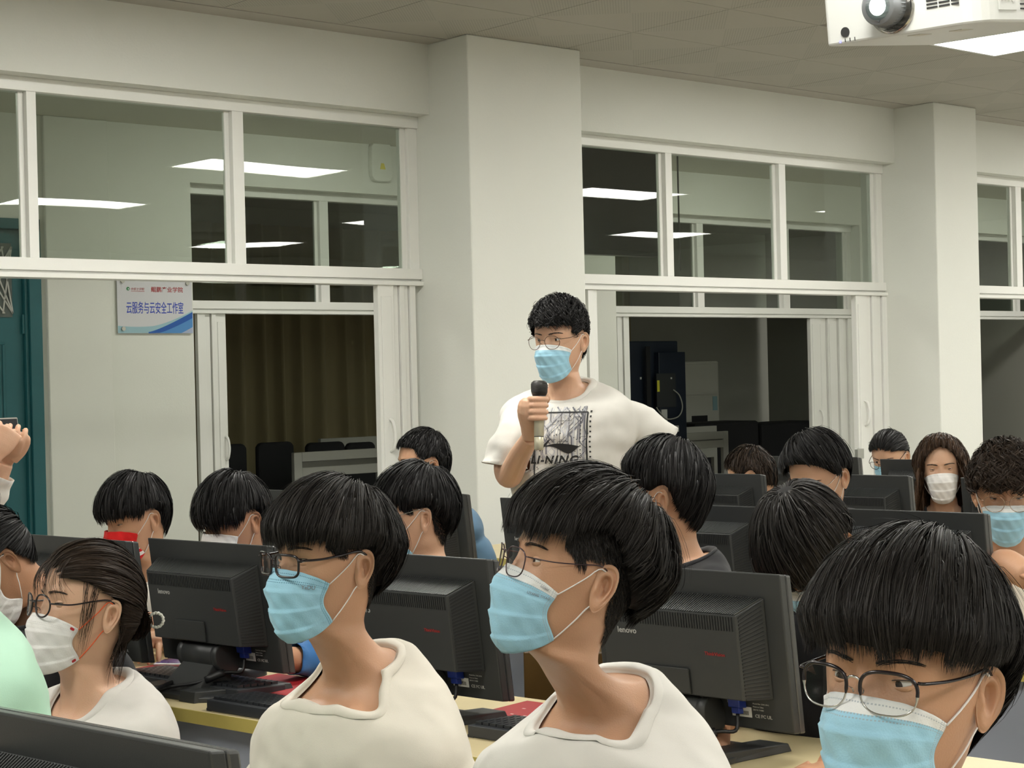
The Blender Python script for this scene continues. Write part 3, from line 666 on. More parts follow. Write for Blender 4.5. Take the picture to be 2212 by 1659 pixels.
# ------------------------------------------------------------------ projector
MPJ = nmat('projector_white', (.72, .73, .70, 1), .38); MPJD = nmat('projector_slot', (.03, .03, .03, 1), .6); MPJG = nmat('lens_grey', (.25, .26, .27, 1), .35, .3)
pw, pd, ph = .43, .50, .155
t = thing('projector', 'white ceiling projector with a glowing lens and side vents', 'projector')
azp = R(45); rzp = rotz_of(azp); c = W(1786, 101, 4.3)
rot = Matrix.Rotation(rzp, 4, 'Z') @ Matrix.Rotation(R(7.3), 4, 'X') @ Matrix.Rotation(R(1.0), 4, 'Y')
off = rot @ Vector((-pw/2, 0, 0)); t.matrix_world = Matrix.Translation(c-Vector(off)) @ rot
def rrect(x0, x1, y0, y1, r, n=5):
    P_ = []
    for cx_, cy_, a0 in ((x1-r[1], y0+r[1], -90), (x1-r[2], y1-r[2], 0), (x0+r[3], y1-r[3], 90), (x0+r[0], y0+r[0], 180)):
        k = [r[1], r[2], r[3], r[0]][[(x1-r[1], y0+r[1], -90), (x1-r[2], y1-r[2], 0), (x0+r[3], y1-r[3], 90), (x0+r[0], y0+r[0], 180)].index((cx_, cy_, a0))]
        for i in range(n+1): a = R(a0+90*i/n); P_.append((cx_+k*cos(a), cy_+k*sin(a)))
    return P_
poly = rrect(-pw/2, pw/2, 0, pd, (.012, .07, .05, .02))
# body with lens recess: front wall built around a round opening
LX, LZ, LR = -.020, .068, .058
B().prism(poly, .0, ph, axis='z').obj('body', MPJ, t, bevel=.006)
V, Fc = tube([(LX, .002, LZ), (LX, -.005, LZ), (LX, -.005, LZ)], [LR+.006, LR+.005, LR], 48, cap=False); obj('lens_ring', V, Fc, nmat('chrome_ring', (.7, .7, .68, 1), .2, 1), t, smooth=True)
V, Fc = tube([(LX, -.0045, LZ), (LX, -.005, LZ)], [LR, LR], 48); obj('lens_recess', V, Fc, MPJD, t)
V, Fc = tube([(LX-.006, -.003, LZ+.004), (LX-.006, -.03, LZ+.004), (LX-.006, -.032, LZ+.004), (LX-.006, -.052, LZ+.004), (LX-.006, -.054, LZ+.004), (LX-.006, -.054, LZ+.004), (LX-.006, -.048, LZ+.004)], [.049, .049, .046, .046, .043, .034, .031], 48, cap=False); obj('lens_barrel', V, Fc, MPJG, t, smooth=True)
b = B()
for i in range(36):
    a = 2*PI*i/36; b.tube([(LX-.006+.0495*cos(a), -.028, LZ+.004+.0495*sin(a)), (LX-.006+.0495*cos(a), -.008, LZ+.004+.0495*sin(a))], .0012, 4)
b.obj('focus_grip', MPJG, t, kind='stuff')
V, Fc = tube([(LX-.006, -.046, LZ+.004), (LX-.006, -.050, LZ+.004), (LX-.006, -.053, LZ+.004)], [.031, .024, .002], 32); obj('lens_glass', V, Fc, nmat('lens_lit', (.6, .8, .65, 1), .1, emit=(.85, 1, .9, 1), estr=2.2), t, smooth=True)
V, Fc = tube([(LX-.006, -.0545, LZ+.004), (LX-.006, -.0535, LZ+.004)], [.0225, .0225], 32); obj('lens_glow', V, Fc, nmat('lens_beam', (.8, .95, .85, 1), .1, emit=(.9, 1, .92, 1), estr=6), t)
V, Fc = tube([(-.157, -.0005, .028), (-.157, -.002, .028)], .0125, 24); obj('sensor_window', V, Fc, MPJD, t)
for i in range(3): B().box(-.160+i*.014, -.158+i*.014, -.001, .004, .004, .013).obj('indicator_slot', MPJD, t)
B().box(-.176, -.172, -.001, .004, .004, .010).obj('indicator_lamp', nmat('blue_led', (.1, .1, .6, 1), .3, emit=(.2, .2, 1, 1), estr=1.5), t)
for cx_ in (.075, .108, .141):
    for i in range(9): B().box(cx_, cx_+.029-(.010 if cx_ > .14 else 0), -.0012, .002, .050+i*.0085, .0542+i*.0085).obj('vent_slot', MPJD, t)
B().box(pw/2-.0005, pw/2+.002, .085, .17, .028, .12).obj('button_panel', MPJ, t, bevel=.001)
for i in range(4): V, Fc = tube([(pw/2+.001, .10+i*.017, .055), (pw/2+.0035, .10+i*.017, .055)], .0055 if i < 3 else .0075, 16); obj('button', V, Fc, MPJ, t)
for i in range(8): B().box(pw/2-.001, pw/2+.0015, .19, .46, .03+i*.011, .034+i*.011).obj('side_vent', MPJD if i < 2 else MPJ, t)
for a_, b_ in ((-.02, .06), (.06, .12)): B().box(a_, a_+.035, b_, b_+.055, -.0012, 0).obj('sticker', nmat('pj_sticker', (.6, .58, .5, 1), .5), t)
V, Fc = tube([(0, pd/2, ph), (0, pd/2, ph+.72)], .022, 16); po = obj('ceiling_pole', V, Fc, MPJ, t)
# ------------------------------------------------------------------ people: surface functions (metres; origin between the eyes' level and head middle; face towards -Y)
#        z      a      yf      yb     tilt(front drop)
ROWS = np.array([
 [ .1130, .0000,  .005,  .005, 0], [ .1105, .0210, -.020,  .032, 0], [ .1030, .0390, -.043,  .055, 0], [ .0880, .0565, -.0635, .0760, 0],
 [ .0660, .0690, -.0785, .0920, 0], [ .0420, .0750, -.0868, .1000, 0], [ .0180, .0770, -.0895, .1015, 0], [ .0000, .0768, -.0880, .0990, 0],
 [-.0200, .0745, -.0870, .0930, 0], [-.0400, .0705, -.0880, .0840, 0], [-.0600, .0655, -.0890, .0750, 0], [-.0800, .0600, -.0885, .0680, 0],
 [-.0960, .0530, -.0870, .0640, 0], [-.1080, .0490, -.0800, .0630, 0], [-.1170, .0500, -.0600, .0640, 0], [-.1270, .0520, -.0420, .0660, 0],
 [-.1380, .0530, -.0350, .0680, 0], [-.1500, .0545, -.0340, .0700, .004], [-.1580, .0600, -.0365, .0740, .012],
 [-.1650, .0710, -.0420, .0800, .026], [-.1710, .0910, -.0500, .0860, .034], [-.1790, .1240, -.0590, .0920, .034], [-.1880, .1570, -.0680, .0980, .028],
 [-.2020, .1860, -.0780, .1040, .018], [-.2240, .2060, -.0890, .1090, .008], [-.2550, .2140, -.1000, .1130, 0], [-.3050, .2080, -.1120, .1170, 0],
 [-.3650, .1920, -.1200, .1160, 0], [-.4400, .1760, -.1180, .1100, 0], [-.5300, .1660, -.1120, .1040, 0], [-.6200, .1660, -.1120, .1060, 0], [-.7200, .1650, -.1120, .1100, 0]])
ROWS[1:14, 2] *= .94
def rows_at(t):
    t = np.clip(np.atleast_1d(np.asarray(t, float)), 0, len(ROWS)-1-1e-6); j = t.astype(int); f = (t-j)[:, None]
    Pd = np.vstack([2*ROWS[0]-ROWS[1], ROWS, 2*ROWS[-1]-ROWS[-2]])
    a, b, c, d = Pd[j], Pd[j+1], Pd[j+2], Pd[j+3]
    r = .5*(2*b+(c-a)*f+(2*a-5*b+4*c-d)*f*f+(3*b-a-3*c+d)*f**3); r[:, 1] = np.maximum(r[:, 1], 0); return r
def feat(x, z, lip=1):
    g = lambda dx, dz, sx, sz: np.exp(-(dx/sx)**2-(dz/sz)**2); ax = np.abs(x)
    nz_ = np.interp(z, [-.062, -.052, -.046, -.040, -.030, -.014, .000, .014], [0, .004, .021, .024, .0195, .011, .005, 0])
    nw = np.interp(z, [-.05, -.04, -.025, 0, .02], [.0145, .0135, .009, .0075, .009])
    d = nz_*np.exp(-(x/nw)**2)
    d += .006*g(ax-.014, z+.044, .006, .007)
    d -= .0058*g(ax-.031, z-.000, .0150, .0105)
    d -= .0035*g(ax-.012, z-.004, .006, .012)
    d += .0035*g(ax-.030, z-.024, .018, .007)
    d += .0035*g(ax-.040, z+.026, .016, .014)
    d += .006*g(x, z+.066, .020, .0055)+.006*g(x, z+.078, .018, .0055)-.002*g(x, z+.072, .02, .002)
    d += .004*g(x, z+.100, .016, .010); return d
def skin_pt(t, th, off=0.0, face=True, sz=1.0):
    """t rows (n,1), th angles (1,m) -> arrays"""
    r = rows_at(np.ravel(t)); r = [q.reshape(np.shape(t)) for q in r.T]; z, a, yf, yb, tl = r
    c = np.cos(th); s_ = np.sin(th)
    x = (a+off)*s_; y = np.where(c > 0, (yf-off)*c, -(yb+off)*c); z = z-tl*(c+.15)+0*th
    if face: y = y-np.where((c > 0) & (z > -.116) & (z < .1), feat(x, z)*np.clip(c*2.2, 0, 1), 0)
    return np.stack(np.broadcast_arrays(x, y, z), -1)
_ZR = np.linspace(.112, -.118, 200); _TT = np.interp(-_ZR, -ROWS[:15, 0], np.arange(15))
_RR = rows_at(_TT)
def head_r(psi, z):
    """horizontal radius of the smooth head at azimuth psi (0 front) about the vertical axis y=0"""
    o = np.argsort(_RR[:, 0]); zz = np.clip(z, -.104, .11); a = np.interp(zz, _RR[o, 0], _RR[o, 1]); yf = -np.interp(zz, _RR[o, 0], _RR[o, 2]); yb = np.interp(zz, _RR[o, 0], _RR[o, 3])
    b_ = np.where(np.cos(psi) > 0, yf, yb); return 1/np.sqrt((np.sin(psi)/np.maximum(a, 1e-4))**2+(np.cos(psi)/np.maximum(b_, 1e-4))**2)

def ear_mesh(side, n=30, m=13, scale=1.0):
    a = np.linspace(0, 2*PI, n, endpoint=False); r = np.linspace(0, 1, m)
    out = .0168+.0035*np.sin(a)-.0012*np.cos(2*a); out = np.where(np.sin(a) < 0, out*(1-.22*(-np.sin(a))**2), out)
    X = out[None]*np.cos(a)[None]*r[:, None]*1.0; Z = (.0325*np.where(np.sin(a) > 0, 1, 1.0)*np.sin(a))[None]*r[:, None]
    X = X-.004*np.clip(-np.sin(a), 0, 1)[None]*r[:, None]
    ca = np.cos(a)[None]; sa = np.sin(a)[None]; rr = r[:, None]
    back = np.clip(.55+.8*ca+.55*np.clip(sa, 0, 1), 0, 1); lobe = np.clip(-sa*1.6-.55, 0, 1)
    h = np.interp(rr, [0, .38, .50, .60, .70, .80, .90, .97, 1], [-.0100, -.0095, -.0020, .0024, .0004, -.0026, .0050, .0048, .0005])
    flat = np.interp(rr, [0, .3, .5, .8, 1], [-.005, -.003, .0015, .0022, -.0008]); trag = .0045*np.exp(-((rr-.62)/.16)**2)
    H = h*(back)*(1-lobe)+flat*(1-back)*(1-lobe)+flat*lobe+trag*np.clip(-ca-.55, 0, 1)*2*np.clip(1-abs(sa+.15)*2, 0, 1)
    H = H+0*X
    Vf = np.stack([X, H, Z], -1).reshape(-1, 3); Vb = np.stack([X*np.where(rr > .99, 1, .97), H-.0035-.006*(1-rr), Z], -1).reshape(-1, 3); Vb[-n:] = Vf[-n:]-np.array([0, .0022, 0])
    Fc = grid_faces(m, n, True); Fb = grid_faces(m, n, True, True)+len(Vf)
    rim = np.array([[(m-1)*n+i, (m-1)*n+(i+1) % n, len(Vf)+(m-1)*n+(i+1) % n, len(Vf)+(m-1)*n+i] for i in range(n)])[:, ::-1]
    V = np.vstack([Vf, Vb])*scale; X, H, Z = V.T
    fl = R(26); cxx = X+.013*scale
    x = .0762+cxx*sin(fl)+H*cos(fl); y = .0000+cxx*cos(fl)-H*sin(fl); z = -.016+Z; y = y+.10*(Z)*1.0*.9
    V = np.stack([x*side, y+.007, z], 1); Fa = np.vstack([Fc, Fb, rim])
    return V, (Fa if side < 0 else Fa[:, ::-1])
def eye_parts(x0, openu, openl, gaze=(0, 0), zc=0.0):
    """eyeball + lids; returns list of (V,F,materialindex): 0 skin 1 white 2 iris 3 pupil 4 lash"""
    c = np.array([x0, -.0604, zc]); Rr = .0121; res = []
    n, m = 14, 20; th = np.linspace(0, PI, n); ph = np.linspace(0, 2*PI, m, endpoint=False)
    V = np.stack([np.sin(th)[:, None]*np.cos(ph), -np.cos(th)[:, None]+0*ph, np.sin(th)[:, None]*np.sin(ph)], -1).reshape(-1, 3)*Rr
    th2 = np.concatenate([np.linspace(0, .17, 3), np.linspace(.18, .47, 4), np.linspace(.49, 1.6, 7)]); V = np.stack([np.sin(th2)[:, None]*np.cos(ph), -np.cos(th2)[:, None]+0*ph, np.sin(th2)[:, None]*np.sin(ph)], -1)*Rr
    gx, gz = gaze; q = Matrix.Rotation(gx, 3, 'Z') @ Matrix.Rotation(gz, 3, 'X'); V = V.reshape(-1, 3) @ np.array(q).T+c
    Fc = grid_faces(len(th2), m, True); mi = np.repeat([3, 3, 3, 2, 2, 2, 1]+[1]*20, m)[:len(Fc)]
    res.append((V, Fc, mi))
    a = np.linspace(-R(82), R(82), 21); sg = np.sign(x0)
    shape = np.clip(np.cos(a*1.08), 0, 1)**.75; tilt = sg*np.sin(a)*R(7)
    for up in (1, -1):
        e0 = (openu*shape+tilt) if up > 0 else (-openl*shape+tilt); rows = []
        for k, (f, rad) in enumerate(((0, Rr+.0002), (0, Rr+.0011), (.12, Rr+.0016), (.4, Rr+.0008), (.75, Rr-.0012), (1, Rr-.0035))):
            e = e0+(up*R(68)-e0)*f; rows.append(np.stack([rad*np.sin(a)*np.cos(e*.6), -rad*np.cos(a)*np.cos(e), rad*np.sin(e)], 1)+c)
        Vl = np.vstack(rows); res.append((Vl, grid_faces(len(rows), len(a), False, up > 0), np.full((len(rows)-1)*(len(a)-1), 0)))
        if up > 0:
            e = e0; l0 = np.stack([(Rr+.0015)*np.sin(a)*np.cos(e*.6), -(Rr+.0015)*np.cos(a)*np.cos(e), (Rr+.0015)*np.sin(e)], 1)+c
            l1 = l0+np.array([0, -.0022, -.0004])+np.array([0, 0, .0007]); Vl = np.vstack([l0, l1, l1+np.array([0, .0003, .0007]), l0+np.array([0, 0, .0010])])
            res.append((Vl, grid_faces(4, len(a), False), np.full(3*(len(a)-1), 4)))
    return res

def remesh(V, Fc, vox, smooth=4):
    o = link('tmp', me('tmp', V, Fc, []))
    m = o.modifiers.new('r', 'REMESH'); m.mode = 'VOXEL'; m.voxel_size = vox; m2 = o.modifiers.new('s', 'SMOOTH'); m2.iterations = smooth; m2.factor = .5
    dg = bpy.context.evaluated_depsgraph_get(); dg.update(); e = o.evaluated_get(dg).to_mesh()
    Vo = np.zeros(len(e.vertices)*3, np.float32); e.vertices.foreach_get('co', Vo); Fo = np.array([tuple(p.vertices) for p in e.polygons if len(p.vertices) == 4]); 
    o.evaluated_get(dg).to_mesh_clear(); d = o.data; bpy.data.objects.remove(o); bpy.data.meshes.remove(d)
    return Vo.reshape(-1, 3), Fo
def ribbons(paths, wid, flip=None):
    """paths (n,k,3), wid (k,) or (n,k): ribbon strips with random roll"""
    n, k, _ = paths.shape; T = np.gradient(paths, axis=1); T /= np.linalg.norm(T, axis=2)[..., None]+1e-9
    rd = paths-np.array([0, .01, .0]); rd /= np.linalg.norm(rd, axis=2)[..., None]+1e-9
    sd = np.cross(T, rd); sd /= np.linalg.norm(sd, axis=2)[..., None]+1e-9; up = np.cross(sd, T)
    roll = np.random.uniform(-.7, .7, (n, 1, 1)); s_ = sd*np.cos(roll)+up*np.sin(roll); w = np.broadcast_to(wid, (n, k))[..., None]*.5
    V = np.stack([paths-s_*w, paths+s_*w], 2).reshape(-1, 3)
    i, j = np.meshgrid(np.arange(n), np.arange(k-1), indexing='ij'); b_ = i*2*k+2*j
    return V, np.stack([b_, b_+1, b_+3, b_+2], -1).reshape(-1, 4)
def hair_pts(d, off):
    """point on the scalp ellipsoid in unit direction d, raised by off"""
    c = np.array([0, .006, .008]); lo = d[..., 2] < 0
    ax = np.where(lo, .0765, .0785); ay = np.where(d[..., 1] < 0, .0975, .0965); az = np.where(lo, .124, .107)
    r = 1/np.sqrt((d[..., 0]/ax)**2+(d[..., 1]/ay)**2+(d[..., 2]/az)**2); return c+d*(r+off)[..., None]
def smooth_noise(x, y, seed, f):
    rs = np.random.RandomState(seed); v = 0
    for i in range(5): a, b_, c = rs.uniform(-1, 1, 3)*f*(1+.5*i); v = v+np.sin(a*x+b_*y+c*9)/(1+.35*i)
    return v/2.6
def make_hair(hs, N, wid, K=9, seed=1):
    """hs: crown dir, zend(theta)->end height, vol(T,S,F,B), layer; returns V,F for cap and strands"""
    rs = np.random.RandomState(seed); cr = np.array(hs.get('crown', (0.1, .42, .9)), float); cr /= np.linalg.norm(cr)
    e1 = np.cross(cr, [1, 0, 0]); e1 /= np.linalg.norm(e1); e2 = np.cross(cr, e1)   # e1 roughly -y/front
    if e1[1] > 0: e1, e2 = -e1, -e2
    T_, S_, F_, B_ = hs.get('vol', (.022, .012, .016, .014)); zk, zv = zip(*hs['end'])   # end line: [(theta deg, z)]
    zk = np.radians(zk)
    fade = hs.get('fade', None); drop = hs.get('drop', 0)
    def dirs(al, be): return (cr*np.cos(be)[..., None]+(e1*np.cos(al)[..., None]+e2*np.sin(al)[..., None])*np.sin(be)[..., None])
    def off(d, p):
        wz = np.clip(d[..., 2], 0, 1)**1.3; hx = d[..., 0]**2; hy = d[..., 1]**2; s_ = hx+hy+1e-6
        o = T_*wz+(1-wz)*(S_*hx+np.where(d[..., 1] < 0, F_, B_)*hy)/s_
        if fade is not None:
            z0, z1 = fade; side = np.clip((np.abs(d[..., 0])+np.clip(d[..., 1], 0, 1)*.8-.45)*3, 0, 1)
            o = o*(1-side*(1-np.clip((p[..., 2]-z1)/(z0-z1), .0, 1)))+.0015
        fb = np.clip(d[..., 1]*2.0+.9, 0, 1); o = o*(1-fb*(1-np.clip((p[..., 2]+.085)/.10, hs.get('nape', .22), 1)))
        return o
    AL = np.linspace(0, 2*PI, 145)[:-1]; BE = np.linspace(0.001, 2.75, 120); A, Bm = np.meshgrid(AL, BE, indexing='ij'); D = dirs(A, Bm); P = hair_pts(D, np.zeros(D.shape[:2])+.004)
    th = np.abs(np.arctan2(np.abs(P[..., 0]), -P[..., 1])); ze = np.interp(th, zk, zv); asym = hs.get('asym', 0); ze = ze+asym*np.sign(P[..., 0])*np.sin(th)
    bad = P[..., 2] < ze; first = np.where(bad.any(1), bad.argmax(1), len(BE)-1); BMAX = BE[first]
    k3 = 3; BMAX = np.convolve(np.concatenate([BMAX[-k3:], BMAX, BMAX[:k3]]), np.ones(2*k3+1)/(2*k3+1), 'valid')
    bmax = lambda al: np.interp(al % (2*PI), np.append(AL, 2*PI), np.append(BMAX, BMAX[0]))
    # cap shell
    nb = 26; fr = np.linspace(0, 1, nb); al = AL[None]; be = fr[:, None]*(bmax(al)-hs.get('capin', .04)); D = dirs(np.broadcast_to(al, be.shape), be); P0 = hair_pts(D, np.zeros(be.shape)); o = off(D, P0)*.72*np.clip((1-fr[:, None])*7+.1, 0, 1); o[-1] = -.006
    Pc = hair_pts(D, o+smooth_noise(D[..., 0]*8, D[..., 2]*8+D[..., 1]*5, seed, 2.5)*.0015); cap = (Pc.reshape(-1, 3), grid_faces(nb, len(AL), True))
    # strands
    al0 = rs.uniform(0, 2*PI, N); bm = bmax(al0); L = hs.get('len', .9)*rs.uniform(.6, 1.15, N)
    jit = rs.uniform(-1, 1, N)*hs.get('jit', .06)
    f0 = rs.uniform(0, 1, N)**.8; edge = rs.uniform(0, 1, N) < .35; f0[edge] = rs.uniform(.45, .95, edge.sum())
    b0 = np.maximum(.02, f0*bm-L*.3); b1 = np.minimum(b0+L, bm+jit); b0 = np.minimum(b0, b1-.12); b0 = np.maximum(b0, .01)
    t = np.linspace(0, 1, K)[None]; be = b0[:, None]+(b1-b0)[:, None]*t
    clump = smooth_noise(al0*9, f0*6, seed+3, 1.6); sw = hs.get('swirl', .25)
    nt_ = hs.get('tufts', 64); lv = (f0*3).astype(int)*.37; ti = np.floor(al0/(2*PI)*nt_+lv+clump*.35); tr1 = rs.uniform(-1, 1, 4*nt_)[(ti.astype(int)*3+(f0*3).astype(int)) % (4*nt_)]; tr2 = rs.uniform(-1, 1, 4*nt_)[(ti.astype(int)*5+(f0*3).astype(int)) % (4*nt_)]
    tc_ = (ti-lv+.5+tr1*.3)/nt_*2*PI; b1 = np.clip(b1+tr2*hs.get('tuftend', .07), b0+.1, 2.9); be = b0[:, None]+(b1-b0)[:, None]*t
    fly = rs.uniform(0, 1, N) < .02
    aa = al0[:, None]+sw*(be-b0[:, None])*.5+clump[:, None]*hs.get('clump', .10)*t**1.5+rs.normal(0, .02, N)[:, None]*t+(tc_-al0)[:, None]*hs.get('conv', .65)*t**1.6+(fly*rs.normal(0, .07, N))[:, None]*t
    wv = hs.get('wave', 0)
    if wv: aa = aa+wv*np.sin(be*hs.get('wfreq', 14)+clump[:, None]*6+al0[:, None]*3)
    D = dirs(aa, be); P0 = hair_pts(D, np.zeros(be.shape)); o = off(D, P0)
    lay = rs.uniform(.60, 1.08, N)[:, None]; lift = np.clip(t*2.2+.25, 0, 1); 
    endf = np.clip((bm[:, None]+.05-be)/.25, 0, 1); o2 = o*(lay+tr2[:, None]*.10*t+(fly*rs.uniform(.1, .5, N))[:, None]*t)*lift*(hs.get('endlift', .45)+(1-hs.get('endlift', .45))*endf)+.0015+clump[:, None]*hs.get('rough', .0025)*t
    if wv: o2 = o2+.004*np.sin(be*hs.get('wfreq', 14)*1.1+clump[:, None]*9)
    Pt = hair_pts(D, o2)
    inb = ((np.abs(Pt[..., 0]) > .055) & (Pt[..., 1] > -.016) & (Pt[..., 1] < .036) & (Pt[..., 2] < .019) & (Pt[..., 2] > -.055)).any(1) & (not drop)
    Pt = Pt[~inb]; al0, b1, bm = al0[~inb], b1[~inb], bm[~inb]
    if hs.get('gravity', 0): Pt[..., 2] -= hs['gravity']*t**2
    if drop:
        sel = (np.abs(np.arctan2(np.abs(Pt[:, -1, 0]), -Pt[:, -1, 1])) > R(hs.get('dropfrom', 50))) & (b1 > bm-.15)
        extra = np.linspace(0, 1, 9)[None, 1:]; n = sel.sum(); ln = drop*rs.uniform(.75, 1.1, n)[:, None]; E = Pt[sel, -1:, :].repeat(8, 1).copy()
        E[..., 2] -= ln*extra; out = E[..., :2]/(np.linalg.norm(E[..., :2], axis=2)[..., None]+1e-6); wob = .010*np.sin(extra*7+rs.uniform(0, 6, n)[:, None])+.028*extra
        E[..., :2] += out*wob[..., None]; E[..., 1] -= .01*extra
        pd_ = np.concatenate([Pt[sel][:, -3:-1], Pt[sel][:, -1:], E], 1); Vd, Fd = ribbons(pd_, wid*2.2*np.concatenate([np.ones(8), [.8, .5, .2]]))
    w = wid*np.array([.5]+[1]*(K-4)+[.8, .5, .12]); V, Fc = ribbons(Pt, w)
    if drop: Fc = np.vstack([Fc, Fd+len(V)]); V = np.vstack([V, Vd])
    return cap, (V, Fc)

def buzz(zlo, zhi, n=9000, L_=.011, w=.0008, seed=2, off=.0015):
    rs = np.random.RandomState(seed); th = R(56)+rs.uniform(0, 1, n)*(PI-R(56)); sg = rs.choice([-1, 1], n); a, b_ = zip(*zlo); c, d = zip(*zhi)
    z0 = np.interp(np.degrees(th), a, b_); z1 = np.interp(np.degrees(th), c, d); z = z0+(z1-z0)*rs.uniform(0, 1, n)**.8; k = np.linspace(0, 1, 9)[None]; thk = th[:, None]+k*(.05+rs.normal(0, .02, n)[:, None]); zk = z[:, None]-L_*k*rs.uniform(.6, 1.2, n)[:, None]
    r = head_r(thk, zk)+off+.0035*np.sin(k*2)*rs.uniform(.3, 1, n)[:, None]; P = np.stack([sg[:, None]*r*np.sin(thk), -r*np.cos(thk), zk], -1)
    inb = ((P[..., 1] > -.010) & (P[..., 1] < .030) & (P[..., 2] < .014) & (P[..., 2] > -.055)).any(1); P = P[~inb][:, ::4]
    return ribbons(P, w*np.array([1, .9, .2]))
def mask_mesh(kind, g_top=-.010, nu=49, nv=40):
    u = np.linspace(-1, 1, nu)[None]; v = np.linspace(0, 1, nv)[:, None]
    pm = R(60)*(1-.17*np.sin(PI*np.clip(v, 0, 1))**1.4+.09*v); psi = u*pm
    zt = g_top-.024*np.abs(u)**2.0; zb = -.137+.036*np.abs(u)**1.8; z = zt+(zb-zt)*v+.0*u
    rc = np.interp(z, [-.145, -.132, -.122, -.112, -.10, -.08, -.06, -.045, -.035, -.02, -.006, .01], [.066, .079, .0885, .0955, .0995, .1030, .1065, .1095, .1080, .0985, .0895, .087])
    hr = head_r(psi, z)+.0030; h0 = head_r(0*psi, z); g = np.exp(-(psi/(R(25)+R(13)*np.clip((-.018-z)/.04, 0, 1)))**2)*(1-np.abs(u)**6)
    low = np.clip((-.100-z)/.04, 0, 1); r = hr*(1-.16*low*(1-g))+(rc-h0)*g
    pl = (v*3.6) % 1; r = r+.0036*(1-pl)**1.3*np.clip(1-np.abs(u)**3, 0, 1)*np.where((v > .22) & (v < .95), 1, 0)
    r = r+.0014*np.sin(psi*9+v*7)*np.sin(v*11+u*3)*(1-u**4)+.0010*np.sin(psi*23-v*17)*(1-u**4)
    V = np.stack([r*np.sin(psi), -r*np.cos(psi)+0*z, z], -1)
    Fc = grid_faces(nv, nu); uv = np.stack(np.broadcast_arrays(u*.5+.5, v), -1).reshape(-1, 2)
    ends = {s: (V[1, 0 if s < 0 else -1], V[-2, 0 if s < 0 else -1]) for s in (-1, 1)}
    return V.reshape(-1, 3), Fc, uv, ends, V
def maskmat(name, base, band=None, dots=None, pattern=None):
    m = nmat(name, base, .75, bump=.15, bscale=500, sheen=.15, spec=.2); nt = m.node_tree; b = nt.nodes['Principled BSDF']; N = nt.nodes.new; L = nt.links.new
    tc = N('ShaderNodeTexCoord'); sp = N('ShaderNodeSeparateXYZ'); L(tc.outputs['UV'], sp.inputs[0])
    def mth(op, *a):
        n = N('ShaderNodeMath'); n.operation = op
        for i, v in enumerate(a):
            if isinstance(v, (int, float)): n.inputs[i].default_value = v
            else: L(v, n.inputs[i])
        return n.outputs[0]
    def mix(f, A, Bc):
        mx = N('ShaderNodeMix'); mx.data_type = 'RGBA'
        (L(A, mx.inputs['A']) if not isinstance(A, tuple) else setattr(mx.inputs['A'], 'default_value', A)); mx.inputs['B'].default_value = Bc; L(f, mx.inputs['Factor']); return mx.outputs['Result']
    u, v = sp.outputs[0], sp.outputs[1]; col = base
    if pattern == 'red':
        s1 = mth('LESS_THAN', mth('ADD', v, mth('MULTIPLY', mth('ABSOLUTE', mth('SUBTRACT', u, .35)), -1.1)), .12); s1 = mth('MULTIPLY', s1, 0.0) if False else s1
        w1 = mth('LESS_THAN', mth('ABSOLUTE', mth('SUBTRACT', mth('ADD', v, mth('MULTIPLY', mth('ABSOLUTE', mth('SUBTRACT', u, .3)), -.9)), .28)), .07)
        w2 = mth('LESS_THAN', mth('ABSOLUTE', mth('SUBTRACT', mth('ADD', v, mth('MULTIPLY', mth('SUBTRACT', u, .7), -.6)), .48)), .035)
        col = mix(mth('MAXIMUM', w1, w2), base, (.75, .72, .70, 1))
    if band: col = mix(mth('LESS_THAN', v, .13), col, band)
    if dots:
        du = mth('LESS_THAN', mth('FRACT', mth('MULTIPLY', u, 62)), .55); dv = mth('LESS_THAN', mth('FRACT', mth('MULTIPLY', v, 42)), .5)
        r1 = mth('LESS_THAN', mth('ABSOLUTE', mth('SUBTRACT', v, .05)), .006); r2 = mth('LESS_THAN', mth('ABSOLUTE', mth('SUBTRACT', v, .135)), .006); r3 = mth('LESS_THAN', mth('ABSOLUTE', mth('SUBTRACT', v, .165)), .005)
        au = mth('ABSOLUTE', mth('SUBTRACT', u, .5)); s1 = mth('LESS_THAN', mth('ABSOLUTE', mth('SUBTRACT', au, .462)), .005); s2 = mth('LESS_THAN', mth('ABSOLUTE', mth('SUBTRACT', au, .480)), .005)
        f = mth('MAXIMUM', mth('MULTIPLY', mth('MAXIMUM', mth('MAXIMUM', r1, r2), r3), du), mth('MULTIPLY', mth('MAXIMUM', s1, s2), dv)); col = mix(mth('MULTIPLY', f, .75), col, dots)
    if not isinstance(col, tuple): L(col, b.inputs['Base Color'])
    return m
BLUE = srgb(158, 205, 226); BLUED = srgb(40, 95, 130)
MM_BLUE = maskmat('mask_blue', BLUE, None, BLUED); MM_BLUEW = maskmat('mask_blue_white_band', BLUE, (.78, .79, .78, 1), (.35, .4, .45, 1))
MM_WHITE = maskmat('mask_white', (.80, .78, .76, 1), None, (.6, .58, .56, 1)); MM_RED = maskmat('mask_red', srgb(205, 30, 30), None, None, 'red')
MLOOPW = nmat('loop_white', (.82, .8, .78, 1), .7); MLOOPO = nmat('loop_orange', srgb(225, 90, 35), .7)
SKIN = [nmat('skin_%s' % n, c, .42, bump=.10, bscale=380, var=.05, vscale=25, sss=.12, spec=.35) for n, c in (('light', srgb(208, 166, 138)), ('warm', srgb(194, 150, 120)), ('tan', srgb(182, 136, 106)))]
MEAR = SKIN
MEYEW = nmat('eye_white', (.62, .60, .57, 1), .2); MIRIS = nmat('iris_brown', (.03, .014, .007, 1), .15, coat=.5); MPUP = nmat('pupil', (.004, .004, .004, 1), .1); MLASH = nmat('lash', (.01, .008, .007, 1), .6)
